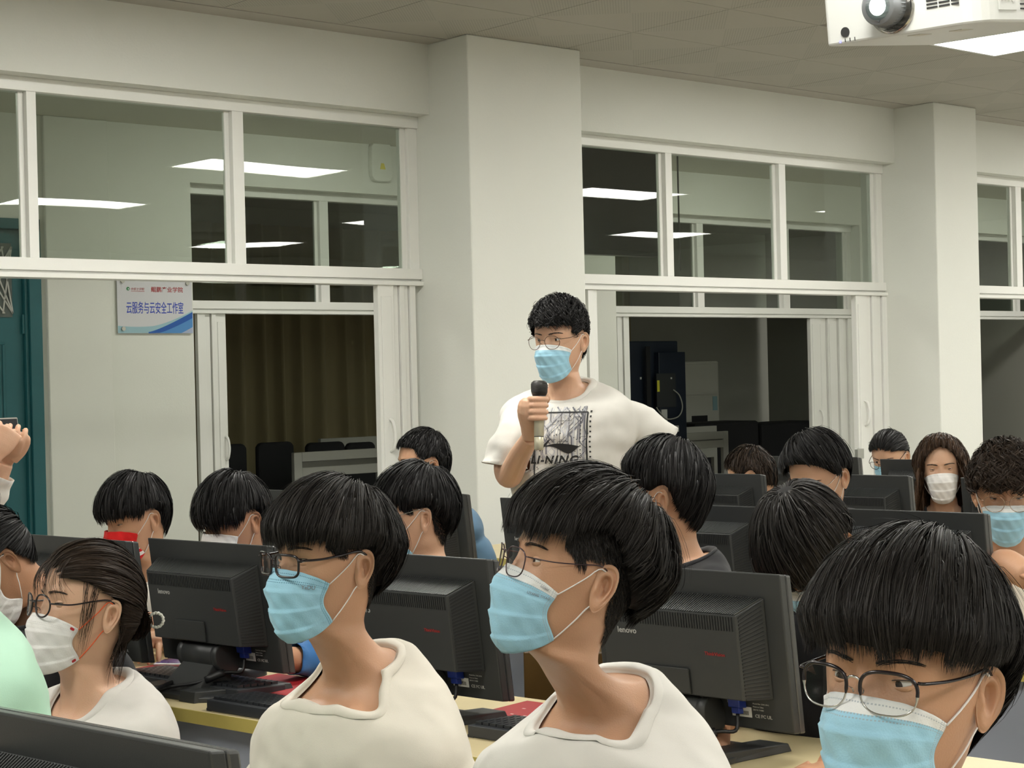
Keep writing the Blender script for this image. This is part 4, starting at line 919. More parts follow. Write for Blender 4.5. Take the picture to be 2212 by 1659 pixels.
def hairmat(name, col, rough=.52, spec=.24):
    return [nmat(name+'_%d' % i, tuple(c*k for c in col[:3])+(1,), rough+dr, spec=spec*ks, var=.3, vscale=60) for i, (k, dr, ks) in enumerate(((.5, .08, .6), (.9, 0, 1), (1.4, -.04, 1.2)))]
MH_BLACK = hairmat('hair_black', (.010, .009, .009, 1)); MH_SOFT = hairmat('hair_soft_black', (.017, .014, .012, 1)); MH_BROWN = hairmat('hair_dark_brown', (.030, .018, .011, 1)); MH_DYED = hairmat('hair_dyed_brown', (.055, .028, .014, 1), .45)
MCAPH = nmat('hair_under', (.005, .0045, .0045, 1), .7, spec=.2)
def cloth(name, col, var=.04, rough=.85): return nmat(name, col, rough, bump=.10, bscale=700, var=var, vscale=10, sheen=.15, spec=.15)
MT_CREAM = cloth('tee_cream', srgb(214, 208, 195)); MT_WHITE = cloth('tee_white', srgb(216, 213, 206)); MT_GREY = cloth('tee_heather', srgb(205, 201, 195), .10); MT_BLACK = cloth('tee_black', (.012, .012, .014, 1)); MT_NAVY = cloth('jacket_navy', (.012, .014, .022, 1)); MT_BLUE = cloth('jacket_denim', srgb(95, 125, 150), .15); MT_MINT = cloth('tee_mint', srgb(182, 222, 198)); MT_SKY = cloth('tee_blue', srgb(60, 110, 165), .12); MTROU = cloth('trousers_dark', (.02, .022, .03, 1)); MSHOE = nmat('shoe_dark', (.02, .02, .022, 1), .5)
MNECK = cloth('vest_white', srgb(220, 216, 206))

def tee_grid(tn_side, tn_front, tn_back, t_end, off, nr=46, nc=96, folds=.006, seed=0):
    th = np.linspace(0, 2*PI, nc, endpoint=False)[None]; c = np.cos(th)
    tn = np.where(c > 0, tn_side+(tn_front-tn_side)*np.clip(c, 0, 1)**1.6, tn_side+(tn_back-tn_side)*(-np.clip(c, -1, 0))**1.6)
    s_ = np.linspace(0, 1, nr)[:, None]; t = tn+(t_end-tn)*s_; z0 = rows_at(np.ravel(t))[:, 0].reshape(t.shape)
    wr = folds*np.clip((-z0-.22)/.10, 0, 1)*(smooth_noise(th*3+z0*9, z0*26, seed, 1.5)+.5*smooth_noise(th*8, z0*50+th*5, seed+1, 1.2))
    wr = wr+folds*.35*smooth_noise(th*6, z0*30, seed+2, 1.3)*np.clip((-z0-.17)/.05, 0, 1)
    V = skin_pt(t, th, off+np.clip(s_*1.2, 0, 1)*.012+wr, face=False); V[..., 2] += .009*np.clip((t-17.3)/1.5, 0, 1)*np.clip((26-t)/3, 0, 1)
    return V, grid_faces(nr, nc, True), np.broadcast_to(t, V.shape[:2])
PIV = np.array([0, .022, -.135]); HIP = np.array([0, .03, -.70])
class Person: pass
def person(label, px, py, d, body_az, head_az=None, pitch=0, roll=0, lean=0, name='person', hair=None, hairmat_=MH_BLACK, hN=3000, hw=.0016, skin=0, eyes=(R(20), R(17)), gaze=(0, 0), mask=None, loopmat=None,
           glasses=None, shirt=MT_WHITE, neck=(18.7, 20.4, 18.6), collar=True, arms=None, sleeve=.55, trousers=True, standing=False, det=1.0, scale=1.0, seed=0, ear_s=1.0, brows=True, gtop=-.012, shirt_off=.008, fwd=.015, drop=0, up=0):
    head_az = body_az if head_az is None else head_az; yaw = body_az-head_az
    Rh = np.array(Matrix.Rotation(yaw, 3, 'Z') @ Matrix.Rotation(pitch, 3, 'X') @ Matrix.Rotation(roll, 3, 'Y')); Rl = np.array(Matrix.Rotation(lean, 3, 'X'))
    def sd(V):
        V = np.array(V, float); f = np.clip((np.abs(V[:, 0])-.045)/.15, 0, 1)*np.clip((V[:, 2]+.60)/.28, 0, 1)*np.clip((-.12-V[:, 2])/.04, 0, 1); V[:, 2] -= drop*f; return V
    def dfm(V, w=None):
        V = sd(V) if drop else np.asarray(V, float)
        if w is None: w = 1-np.clip((-.118-V[:, 2])/.058, 0, 1)
        w = np.broadcast_to(w, (len(V),)); w = (w*w*(3-2*w))[:, None]
        V = V*(1-w)+(PIV+(V-PIV) @ Rh.T+np.array([0, -fwd, up]))*w
        return (HIP+(V-HIP) @ Rl.T)
    hc = dfm(np.array([[0, 0, 0.]]), 1)[0]*scale; Pw = W(px, py, d); rz = rotz_of(body_az); Rz = Matrix.Rotation(rz, 3, 'Z')
    T = Pw-Rz @ Vector(hc); root = thing(name, label, 'person', (T.x, T.y, 0), rz); tz = T.z
    fin = lambda V: np.asarray(V)*scale+np.array([0, 0, tz])
    p = Person(); p.root = root; p.fin = fin; p.dfm = dfm; p.scale = scale; p.tz = tz; p.Rz = Rz; p.T = T
    # world point -> neutral-with-lean local coordinates (before scale)
    p.loc = lambda wp: (np.array((Rz.transposed() @ (Vector(wp)-Vector((T.x, T.y, 0)))))-np.array([0, 0, tz]))/scale
    sk = SKIN[skin]; mats = [sk, MEYEW, MIRIS, MPUP, MLASH]; VV, FF, MI = [], [], []; cnt = 0
    def add(V, Fc, mi=0):
        nonlocal cnt
        VV.append(V); FF.extend((Fc+cnt).tolist() if isinstance(Fc, np.ndarray) else [tuple(i+cnt for i in f) for f in Fc]); MI.extend(mi if not np.isscalar(mi) else [mi]*len(Fc)); cnt += len(V)
    nc = int(112*det); ph = np.linspace(0, 2*PI, nc, endpoint=False); th = (ph-.42*np.sin(ph))[None]
    t = np.concatenate([np.linspace(0.02, 3, int(16*det)), np.linspace(3, 14, int(95*det))[1:], np.linspace(14, 19, int(18*det))[1:], np.linspace(19, 31, int(22*det))[1:]])[:, None]
    V = skin_pt(t, th); V0 = V.reshape(-1, 3)
    # neck muscles and collar-bone hollow
    ax = np.abs(V0[:, 0]); V0[:, 1] += np.where((V0[:, 1] < 0) & (V0[:, 2] < -.125) & (V0[:, 2] > -.27), .006*np.exp(-(V0[:, 0]/.017)**2)*np.exp(-((V0[:, 2]+.194)/.018)**2)-.0035*np.exp(-((ax-(.045+(V0[:, 2]+.13)*.28))/.010)**2)*np.clip((-.13-V0[:, 2])/.03, 0, 1)*np.clip((V0[:, 2]+.20)/.03, 0, 1), 0)
    wt = lambda tt: 1-np.clip((tt-14.4)/(19.4-14.4), 0, 1)
    add(dfm(V0, np.repeat(wt(t[:, 0]), nc)), grid_faces(len(t), nc, True, False)[:, ::-1]); add(dfm(V0[:nc], 1), [tuple(range(nc))])
    for s_ in (-1, 1):
        Ve, Fe = ear_mesh(s_, scale=ear_s); add(dfm(Ve, 1), Fe)
        for Vx, Fx, mx_ in eye_parts(.0315*s_, eyes[0], eyes[1], gaze): add(dfm(Vx, 1), Fx, mx_.tolist())
    # arms (neutral coordinates, lean applied), remeshed so hand and arm are one skin
    arms = (arms(p) if callable(arms) else arms) or {}
    wz = (DESK+.045-tz)/scale
    def default(s_):
        w_ = (.11*s_, -.36, wz); return dict(pts=[(.150*s_, .014, -.248), (.205*s_, .03, -.36), (.235*s_, -.03, min(-.47, wz+.02)), (.18*s_, -.20, wz+.02), w_], extra=flat_hand(w_, (-.25*s_, -1, -.08), (0, 0, 1), s_), noremesh=True)
    sl = []
    for s_ in (-1, 1):
        A = arms.get(s_, default(s_))
        if A is None: continue
        pts = smoothpath(A['pts'], 30); n = len(pts); rad = np.interp(np.linspace(0, 1, n), [0, .15, .45, .52, .62, 1], A.get('rad', [.050, .050, .040, .038, .040, .026]))
        Va, Fa = tube(pts, rad, 18); Va = np.array(Va)
        if A.get('extra'):
            for Vx, Fx in A['extra']: Fa = Fa+[tuple(i+len(Va) for i in f) for f in Fx]; Va = np.vstack([Va, np.array(Vx)])
            if not A.get('noremesh'): Va, Fa = remesh(Va, Fa, A.get('vox', .0028), 3)
        if drop: Va = sd(Va)
        if not A.get('pre'): Va = HIP+(Va-HIP) @ Rl.T
        add(Va, Fa, 0)
        # sleeve
        f = A.get('sleeve', sleeve); k = max(4, int(n*f)); 
        if f > 0:
            sp_ = pts[:k]; q = np.linspace(0, 1, k); sr = np.interp(q, [0, .3, 1], [.044, .062, A.get('cuff', .074)])+.0025*np.sin(q*17+seed)+.0015*np.sin(q*31)
            if A.get('longsleeve'): sr = np.interp(q, [0, .2, .5, 1], [.060, .062, .052, .038])+.003*np.sin(q*40)
            Vs, Fs = tube(sp_, sr, 32, cap=False); Vs = np.array(Vs); ring = Vs.reshape(k, 32, 3)
            ang = np.linspace(0, 2*PI, 32, endpoint=False)[None]; wob = .0045*np.sin(ang*3+q[:, None]*9+seed)*q[:, None]+.003*np.sin(ang*5-q[:, None]*14)*q[:, None]; cen = sp_[:, None]
            dv = ring-cen; ring = cen+dv*(1+wob[..., None]/.066); full = sd(ring.reshape(-1, 3)) if drop else ring.reshape(-1, 3)
            if not A.get('pre'): full = HIP+(full-HIP) @ Rl.T
            sl.append((full, grid_faces(k, 32, True)))
    body = obj('body', fin(np.vstack(VV)), FF, mats, root, fm=MI, smooth=True)
    p.body = body
    # shirt
    nr, ncs = int(60*max(det, .7)), int(110*max(det, .7))
    Vt, Ft, tt_ = tee_grid(neck[0], neck[1], neck[2], 30.6, shirt_off, nr, ncs, seed=seed); Vf = Vt.reshape(-1, 3)
    wsh = wt(tt_); SV = [dfm(Vf, wsh.reshape(-1))]; SF = [Ft[:, ::-1]]; c_ = len(Vf)
    for Vs, Fs in sl: SV.append(Vs); SF.append(Fs+c_); c_ += len(Vs)
    # torso and sleeves grown together into one cloth surface, open at neck, hem and cuffs
    open_V = np.vstack(SV); open_F = np.vstack(SF); k0 = len(SV[0]); cap_n = [tuple(range(ncs)), tuple(range(k0-1, k0-ncs-1, -1))]; FF2 = open_F.tolist()+cap_n; base = k0
    for Vs, Fs in sl: m0 = len(Vs)//32; FF2 += [tuple(base+i for i in range(31, -1, -1)), tuple(base+(m0-1)*32+i for i in range(32))]; base += len(Vs)
    vox = .0055 if det > 1 else .0075
    Rv, Rf = remesh(open_V, FF2, vox, 5); Rf = Rf.reshape(-1, 4)
    bv = BVHTree.FromPolygons([tuple(v) for v in open_V], [tuple(f) for f in open_F.tolist()]); dist = np.array([(bv.find_nearest(Vector(v))[3] or 0) for v in Rv]); keep = dist < .0012+vox*.4
    # inner areas between overlapping tubes are gone after the remesh, only the end caps are far from the cloth
    fk = keep[Rf].all(1); Rf = Rf[fk]
    # close the ragged cut onto the exact neck, hem and cuff rings
    E = np.concatenate([Rf[:, [0, 1]], Rf[:, [1, 2]], Rf[:, [2, 3]], Rf[:, [3, 0]]]); E.sort(axis=1); ue, cnt_e = np.unique(E, axis=0, return_counts=True); bd = np.unique(ue[cnt_e == 1])
    rings = [open_V[:ncs], open_V[k0-ncs:k0]]; o_ = k0
    for Vs, Fs in sl: rings.append(Vs[-32:]); o_ += len(Vs)
    den = []
    for rg in rings: nx_ = np.roll(rg, -1, 0); den.append(np.concatenate([rg+(nx_-rg)*f for f in (0, .25, .5, .75)]))
    den = np.concatenate(den)
    if len(bd): dd = np.linalg.norm(Rv[bd][:, None]-den[None], axis=2); im = dd.argmin(1); okb = dd.min(1) < .02; Rv[bd[okb]] = den[im[okb]]
    sh = obj('shirt', fin(Rv), Rf, shirt, root, smooth=True); p.shirt = sh
    for q_, (sc_, st2) in enumerate(((.11, .011), (.045, .004))):
        tx = bpy.data.textures.get('cloth_%d' % q_) or bpy.data.textures.new('cloth_%d' % q_, 'CLOUDS'); tx.noise_scale = sc_; tx.noise_depth = 1; dm = sh.modifiers.new('folds', 'DISPLACE'); dm.texture = tx; dm.strength = st2; dm.mid_level = .45; dm.texture_coords = 'LOCAL'
    so = sh.modifiers.new('s', 'SOLIDIFY'); so.thickness = .0015; so.offset = -1
    if collar:
        ringp = dfm(Vt[0]+0, wsh[0]); ring2 = dfm(Vt[3], wsh[3])
        cen = ringp.mean(0); w = .017; dn = (ring2-ringp); dn /= np.linalg.norm(dn, axis=1)[:, None]; up_ = np.cross(dn, np.roll(ringp, -1, 0)-np.roll(ringp, 1, 0)); up_ /= np.linalg.norm(up_, axis=1)[:, None]
        if (up_*(ringp-cen)).sum() < 0: up_ = -up_
        prof = [(-.005, -.006), (-.001, -.002), (-.0015, -.0006), (-.0006, .0014), (.003, .0028), (w-.001, .0026), (w, .0004)]
        CV = np.concatenate([ringp+dn*a+up_*b_ for a, b_ in prof]); fc = grid_faces(len(prof), ncs, True)
        co = obj('collar', fin(CV), fc[:, ::-1], shirt, root, smooth=True)
        for q_, st2 in enumerate((.011, .004)): dm = co.modifiers.new('folds', 'DISPLACE'); dm.texture = bpy.data.textures['cloth_%d' % q_]; dm.strength = st2; dm.mid_level = .45; dm.texture_coords = 'LOCAL'
    if trousers:
        b = B(); top = -.60
        hipz = -.72; gz = -tz/scale
        if standing: legs = [[(.085*s_, .02, -.66), (.095*s_, .01, -.80), (.10*s_, .0, -1.12), (.105*s_, .02, gz+.09)] for s_ in (-1, 1)]; rr_ = [.095, .092, .062, .05]
        else: legs = [[(.085*s_, .03, -.70), (.10*s_, -.16, -.72), (.12*s_, -.42, -.70), (.12*s_, -.47, max(-.80, gz+.25)), (.12*s_, -.43, gz+.09)] for s_ in (-1, 1)]; rr_ = [.095, .085, .066, .058, .045]
        V = []; Fc = []
        for L_ in legs:
            pth = smoothpath(L_, 24); r_ = np.interp(np.linspace(0, 1, 25), np.linspace(0, 1, len(rr_)), rr_); Va, Fa = tube(pth, r_, 16); Fc += [tuple(i+len(V) for i in f) for f in Fa]; V += Va
        V = np.array(V); obj('trousers', fin(V), Fc, MTROU, root, smooth=True)
        for L_ in legs:
            e = L_[-1]; a = np.linspace(0, PI/2, 7); V = []
            for q in a: V += [(e[0]+.048*cos(q)**.5*cos(w_), e[1]-.06+.135*cos(q)**.5*sin(w_), gz+.085*sin(q)) for w_ in np.linspace(0, 2*PI, 18, endpoint=False)]
            obj('shoe', fin(V), grid_faces(7, 18, True), MSHOE, root, smooth=True)
    # hair
    if hair is not None:
        cap, st_ = make_hair(hair, hN, hw, seed=seed+11)
        V = np.vstack([cap[0], st_[0]]); Fc = np.vstack([cap[1], st_[1]+len(cap[0])]); k1 = hs_k = 8; rsm = np.random.RandomState(seed); per = rsm.choice(3, size=len(st_[1])//8+2, p=[.4, .42, .18]); mi = [3]*len(cap[1])+np.repeat(per, 8)[:len(st_[1])].tolist()
        if hair.get('more'):
            for Vx, Fx in hair['more']: Fc = np.vstack([Fc, Fx+len(V)]); V = np.vstack([V, Vx]); mi += np.repeat(rsm.choice(3, size=len(Fx)//8+1, p=[.4, .42, .18]), 8)[:len(Fx)].tolist()
        p.hair = obj('hair', fin(dfm(V, 1)), Fc, list(hairmat_)+[MCAPH], root, fm=mi, smooth=True)
    if brows:
        for s_ in (-1, 1):
            rs = np.random.RandomState(5); n = 75; f = rs.uniform(0, 1, n); x = .012+.037*f; z = .0165+.006*np.sin(f*2.3)+rs.uniform(-1, 1, n)*.0026*(1-.5*f)
            x2 = x+.0075*(1-.2*f); z2 = z+.0035*(1-1.6*f); P = []
            for k in np.linspace(0, 1, 3): xx = x+(x2-x)*k; zz = z+(z2-z)*k; yy = -head_r(np.arcsin(np.clip(xx/.085, -1, 1)), zz); yy = -np.sqrt(np.maximum(0, 1-(xx/.0769)**2))*.0840-feat(xx, zz)-.0012-.0006*k; P.append(np.stack([xx*s_, yy, zz], 1))
            V, Fc = ribbons(np.stack(P, 1), np.array([.0007, .0007, .0002])); obj('eyebrow', fin(dfm(V, 1)), Fc, MLASH, root)
    # mask
    if mask is not None:
        V, Fc, uv, ends, G = mask_mesh(0, gtop); mk = obj('face_mask', fin(dfm(V, 1)), Fc, mask, root, smooth=True, uv=uv); so = mk.modifiers.new('s', 'SOLIDIFY'); so.thickness = .0012; so.offset = 1
        p.maskG = G; p.mask = mk
        for s_ in (-1, 1):
            a, b_ = ends[s_]; er = np.array([.0800*s_, .010, .010]); el = np.array([.0745*s_, .006, -.046])
            mid = lambda q, w_, k: q+(w_-q)*k+np.array([.003*s_, 0, 0])*math.sin(k*PI)
            for q, w_, beh in ((a, er, np.array([.080*s_, .026, .002])), (b_, el, np.array([.075*s_, .019, -.038]))):
                pth = [q, mid(q, w_, .33), mid(q, w_, .66), w_, beh]; Vl, Fl = tube(smoothpath(pth, 14), .0016, 8, flat=.6); obj('ear_loop', fin(dfm(Vl, 1)), Fl, loopmat or MLOOPW, mk, smooth=True)
    if glasses is not None: make_glasses(p, glasses)
    return p

def make_glasses(p, g):
    """g: w,h half sizes, n exponent, r tube, mat, temple mat, yc, zc, half (lower rim material)"""
    w, h, n = g.get('w', .024), g.get('h', .0185), g.get('n', 2.6); x0 = g.get('x', .0335); y0 = g.get('y', -.1035); z0 = g.get('z', -.004); r = g.get('r', .0014); pan = R(6)
    m = g['mat']; fin, dfm = p.fin, p.dfm
    def outline(s_, k=1.0):
        a = np.linspace(0, 2*PI, 49)[:-1]; ca, sa = np.cos(a), np.sin(a); X = np.sign(ca)*np.abs(ca)**(2/n)*w*k; Z = np.sign(sa)*np.abs(sa)**(2/n)*h*k
        X = X*(1+g.get('taper', .06)*Z/h); Z = Z+g.get('browlift', 0)*(X/w)*np.clip(Z/h, 0, 1)*.003
        xx = x0+X; return np.stack([xx*s_, y0+.30*(np.maximum(xx, 0)-.012)**2/.06+Z*sin(pan)*-1*.6, z0+Z], 1)
    root = None; VV, FF, MI = [], [], []
    def add(V, Fc, mi=0): k = sum(len(v) for v in VV); VV.append(np.array(V)); FF.extend([tuple(i+k for i in f) for f in Fc]); MI.extend([mi]*len(Fc))
    for s_ in (-1, 1):
        o = outline(s_); 
        if g.get('half'):
            up_ = o[:, 2] > z0-.001; rr = np.where(up_, r, .0010)
            V, Fc = tube(o, rr, 8, closed=True); nl = [(i//8) for i in range(len(Fc))]; add(V, [f for f, q in zip(Fc, nl) if up_[q]], 0); add(V, [f for f, q in zip(Fc, nl) if not up_[q]], 1)
        else: V, Fc = tube(o, r, 8, closed=True); add(V, Fc)
    zb = z0+g.get('bz', .006); xi = x0-w*.98
    V, Fc = tube(smoothpath([(-xi, y0+.001, zb-.001), (-xi*.5, y0-.001, zb+.002), (0, y0-.002, zb+.003), (xi*.5, y0-.001, zb+.002), (xi, y0+.001, zb-.001)], 12), g.get('br', r*.9), 8); add(V, Fc, 1 if g.get('mat2') else 0)
    for s_ in (-1, 1):
        V, Fc = tube(smoothpath([(xi*s_*.95, y0+.001, zb-.007), (xi*s_*.8, y0+.009, zb-.010), (xi*s_*.62, y0+.010, zb-.014)], 6), .0007, 6); add(V, Fc, 1 if g.get('mat2') else 0)
    fr = obj('glasses', fin(dfm(np.vstack(VV), 1)), FF, [m, g.get('mat2', m)], p.root, fm=MI, smooth=True)
    for s_ in (-1, 1):
        o = outline(s_, .985); c = o.mean(0); n_ = len(o); V = [c+np.array([0, -.0012, 0])]+list((o+c)/2+np.array([0, -.0009, 0]))+list(o); V = np.array(V)
        Fc = [(0, 1+i, 1+(i+1) % n_) for i in range(n_)]+[(1+i, 1+n_+i, 1+n_+(i+1) % n_, 1+(i+1) % n_) for i in range(n_)]
        obj('lens', fin(dfm(V, 1)), Fc, MLENS, fr, smooth=True)
        xe = x0+w*.99; ze = z0+g.get('tz', .008); ye = y0+.30*(xe-.012)**2/.06; tr = g.get('tr', .0014)
        pth = smoothpath([(xe*s_, ye, ze), ((xe+.006)*s_, ye+.004, ze), (.0750*s_, ye+.035, ze+.001), (.0790*s_, -.02, .010), (.0810*s_, .008, .014), (.0800*s_, .024, .006), (.0775*s_, .037, -.014)], 30)
        V, Fc = tube(pth, tr, 8, flat=g.get('tflat', 1.0)); obj('temple', fin(dfm(V, 1)), Fc, g.get('tmat', m), fr, smooth=True)
    return fr
def mask_text(p, s, size, u0, v0, col, bold=0):
    """small print lying on the mask surface near grid position (u0,v0)"""
    G = p.maskG; nv, nu, _ = G.shape; j = int(u0*(nu-1)); i = int(v0*(nv-1)); o = G[i, j]; eu = G[i, j+1]-G[i, j]; eu /= np.linalg.norm(eu); ev = G[i-1, j]-G[i, j]; ev -= eu*ev.dot(eu); ev /= np.linalg.norm(ev); nn = np.cross(eu, ev)
    V, Fc = textmesh(s, size, .0002, bold=bold); flatV = G.reshape(-1, 3); q = o+V[:, :1]*eu+V[:, 1:2]*ev
    bv = BVHTree.FromPolygons([tuple(v) for v in flatV], [tuple(f) for f in grid_faces(nv, nu).tolist()]); out = []
    for a, vz in zip(q, V[:, 2]):
        h = bv.ray_cast(Vector(a-nn*-.03), Vector(-nn)); pnt = np.array(h[0]) if h[0] is not None else a; out.append(pnt+nn*(.0019+vz))
    obj('print', p.fin(p.dfm(np.array(out), 1)), Fc, col, p.mask)

# hair styles: end line (angle from face in degrees, height above eye level)
H_BOWL = dict(crown=(.06, .38, .92), vol=(.024, .017, .022, .018), end=[(0, .026), (30, .024), (52, .028), (68, .016), (80, .022), (92, .024), (112, .022), (120, -.02), (140, -.070), (180, -.080)], len=.95, jit=.10, swirl=.3, endlift=.6)
H_TWO = dict(H_BOWL, vol=(.022, .014, .024, .024), end=[(0, .030), (30, .028), (50, .034), (65, .030), (80, .020), (95, .030), (112, .018), (125, -.015), (145, -.055), (180, -.068)], more=[buzz([(56, .024), (72, .008), (84, .008), (94, .020), (112, .012), (122, -.05), (145, -.085), (180, -.09)], [(56, .04), (112, .03), (125, .0), (180, -.04)], 7000)])
H_UNDER = dict(crown=(.05, .50, .86), vol=(.038, .028, .024, .050), end=[(0, .040), (28, .038), (48, .040), (60, .056), (78, .066), (95, .066), (112, .046), (130, .0), (150, -.032), (180, -.048)], len=.9, jit=.10, swirl=.25, endlift=.8, clump=.16, rough=.004, nape=.42, more=[buzz([(56, .034), (66, .022), (74, .006), (84, .006), (94, .020), (112, .012), (122, -.05), (145, -.088), (180, -.092)], [(56, .062), (95, .085), (112, .065), (130, .02), (180, -.04)], 16000)])
H_SHORT = dict(crown=(.0, .45, .89), vol=(.016, .008, .014, .010), end=[(0, .064), (40, .060), (58, .045), (70, .010), (84, .010), (94, .022), (112, .022), (120, -.02), (145, -.065), (180, -.075)], len=.4, jit=.05, swirl=.3, endlift=.6, rough=.003)
H_MAN = dict(crown=(.04, .40, .91), vol=(.026, .010, .026, .014), end=[(0, .046), (35, .042), (55, .050), (68, .020), (78, -.002), (86, .012), (94, .022), (112, .022), (120, -.03), (145, -.07), (180, -.075)], fade=(.05, -.02), len=.5, jit=.10, swirl=.3, endlift=.85, wave=.07, wfreq=22, rough=.004, clump=.2)
H_CURL = dict(H_MAN, vol=(.034, .024, .032, .026), fade=None, end=[(0, .030), (35, .028), (55, .030), (68, .010), (80, .0), (88, .012), (96, .020), (112, .020), (120, -.03), (145, -.07), (180, -.075)], wave=.10, wfreq=18, jit=.14, len=.6, rough=.007)
H_SIDE = dict(crown=(-.35, .35, .87), vol=(.026, .016, .020, .018), end=[(0, .056), (30, .052), (55, .045), (70, .020), (80, .004), (88, .014), (96, .022), (112, .022), (120, -.035), (145, -.075), (180, -.085)], len=1.0, jit=.08, swirl=.5, endlift=.6)
H_LONG = dict(crown=(.1, .25, .96), vol=(.020, .020, .012, .020), end=[(0, .090), (20, .082), (38, .062), (50, .030), (62, -.025), (72, -.04), (100, -.05), (140, -.07), (180, -.08)], len=1.3, jit=.05, swirl=.1, endlift=.9, drop=.17, dropfrom=48)
H_TIED = dict(crown=(0, .97, -.25), vol=(.012, .012, .010, .020), end=[], len=1.6, jit=.03, swirl=.05, endlift=.8)

def flat_hand(w, f, u, side, curl=.5, spread=1.0, k=1.0):
    w = np.array(w, float); f = np.array(f, float); f /= np.linalg.norm(f); u = np.array(u, float); u -= f*u.dot(f); u /= np.linalg.norm(u); l = np.cross(f, u)*-side   # l points to the little finger side away from thumb
    T_ = [tube(smoothpath([w-f*.02, w+f*.02*k, w+f*.05*k+u*.003, w+f*.088*k+u*.001, w+f*.098*k], 8), np.array([.022, .025, .030, .036, .039, .0405, .040, .036, .028])*k, 16, flat=.42, up=u)]
    for i in range(4):
        Ls = [.072, .080, .074, .058][i]*k; b = w+f*.085*k+l*(-.029+.0195*i)*k; P = []; a = .10; q = b-f*.02; d_ = f+l*(i-1.4)*.07*spread; d_ /= np.linalg.norm(d_)
        for j in range(10):
            P.append(q.copy()); a += curl*.16*(1 if j > 1 else 0); q = q+(d_*math.cos(a)-u*math.sin(a))*(Ls+.02)/9
        T_.append(tube(P, np.interp(np.linspace(0, 1, 10), [0, .35, .6, .92, 1], [.0098, .0088, .0082, .0066, .0035])*k*(1 if i < 3 else .88), 10))
    b = w+f*.02*k-l*.022*k; P = smoothpath([b, b+(f*.030-l*.018-u*.006)*k, b+(f*.058-l*.024-u*.012)*k, b+(f*.080-l*.020-u*.018)*k], 9); T_.append(tube(P, np.interp(np.linspace(0, 1, 10), [0, .4, .9, 1], [.016, .0115, .0085, .004])*k, 10))
    return T_
# ---------------- the standing speaker with the microphone
def fingers_round(c, axis, out, radius, n=4, step=.0195, start=0, r0=.0092, a0=-100, a1=110, side=1):
    """fingers wrapped round a rod: c centre of top finger, axis rod direction (up), out = direction of angle 0"""
    axis = np.array(axis)/np.linalg.norm(axis); out = np.array(out)-axis*np.dot(out, axis); out /= np.linalg.norm(out); tn = np.cross(axis, out)*side; L_ = []
    for k in range(n):
        cc = np.array(c)-axis*step*k; lim = a1-[6, 0, 4, 16][k]; rr = radius+r0*.9; P = []
        for a in np.linspace(R(a0), R(lim), 15): 
            kn = .0025*math.exp(-((a-R(-35))/.3)**2)+.002*math.exp(-((a-R(50))/.3)**2); P.append(cc+(out*cos(a)+tn*sin(a))*(rr+kn)+axis*(-.0025*math.sin((a-R(a0))*.8)))
        r_ = np.interp(np.linspace(0, 1, 15), [0, .3, .6, .9, 1], np.array([1.1, 1.02, .95, .82, .5])*(r0-(.0012 if k == 3 else 0))); L_.append(tube(P, r_, 12))
    return L_
MAN_D = 5.75
MMIC = nmat('mic_gold', (.58, .54, .40, 1), .35, .35); MMICB = nmat('mic_black', (.02, .02, .02, 1), .4); MGRL = nmat('mic_mesh', (.05, .048, .045, 1), .45, .6)
MIC_T = W(1165, 832, MAN_D-.34); MIC_B = W(1164, 972, MAN_D-.36)
def man_arms(p):
    L = lambda px, py, d: p.loc(W(px, py, d))
    sh = (-.155, .012, -.245); axis = p.loc(MIC_T)-p.loc(MIC_B); axis /= np.linalg.norm(axis); c = p.loc(W(1163, 862, MAN_D-.34))
    cam_dir = p.loc(CAM)-c; out = cam_dir/np.linalg.norm(cam_dir); fg = fingers_round(c, axis, out, .0165, 4, .0192, r0=.0098, a0=-125, a1=95, side=1 if np.cross(axis, out).dot(p.loc(W(1190, 862, MAN_D-.34))-c) > 0 else -1)
    sd = np.cross(axis, out); sd *= 1 if sd.dot(p.loc(W(1190, 862, MAN_D-.34))-c) > 0 else -1
    wr = L(1146, 945, MAN_D-.28); pc = c-axis*.030
    palm = tube(smoothpath([wr, wr*.5+(pc-sd*.026-out*.012)*.5, pc-sd*.030-out*.012, pc-sd*.026-out*.010+axis*.030], 8), [.026, .028, .030, .033, .035, .035, .033, .030, .020], 16)
    pb = tube(smoothpath([pc-sd*.02-out*.028-axis*.03, pc-out*.034+axis*.005, pc+sd*.008-out*.030+axis*.03], 8), np.array([.020, .022, .022, .021, .020, .018, .016, .014, .012]), 12)
    th_ = tube(smoothpath([pc-out*.032-axis*.0, pc+sd*.014-out*.024+axis*.018, pc+sd*.026-out*.004+axis*.030, pc+sd*.026+out*.004+axis*.046], 10), np.interp(np.linspace(0, 1, 11), [0, .5, .9, 1], [.015, .0115, .009, .005]), 12)
    a = dict(pts=[sh, L(1112, 940, MAN_D-.02), L(1098, 1008, MAN_D-.02), L(1102, 1026, MAN_D-.06), L(1122, 985, MAN_D-.17), wr], rad=[.048, .050, .046, .042, .040, .027], extra=fg+[palm, pb, th_], vox=.0026, sleeve=.44, cuff=.080)
    sl = (.155, .012, -.245); b = dict(pts=[sl, L(1388, 925, MAN_D+.02), L(1432, 995, MAN_D+.06), L(1440, 1060, MAN_D), L(1400, 1110, MAN_D-.1)], sleeve=.40, cuff=.080, extra=flat_hand(L(1400, 1110, MAN_D-.1), (-.5, -.5, -.6), (0, -1, 0), 1), noremesh=True)
    return {-1: a, 1: b}
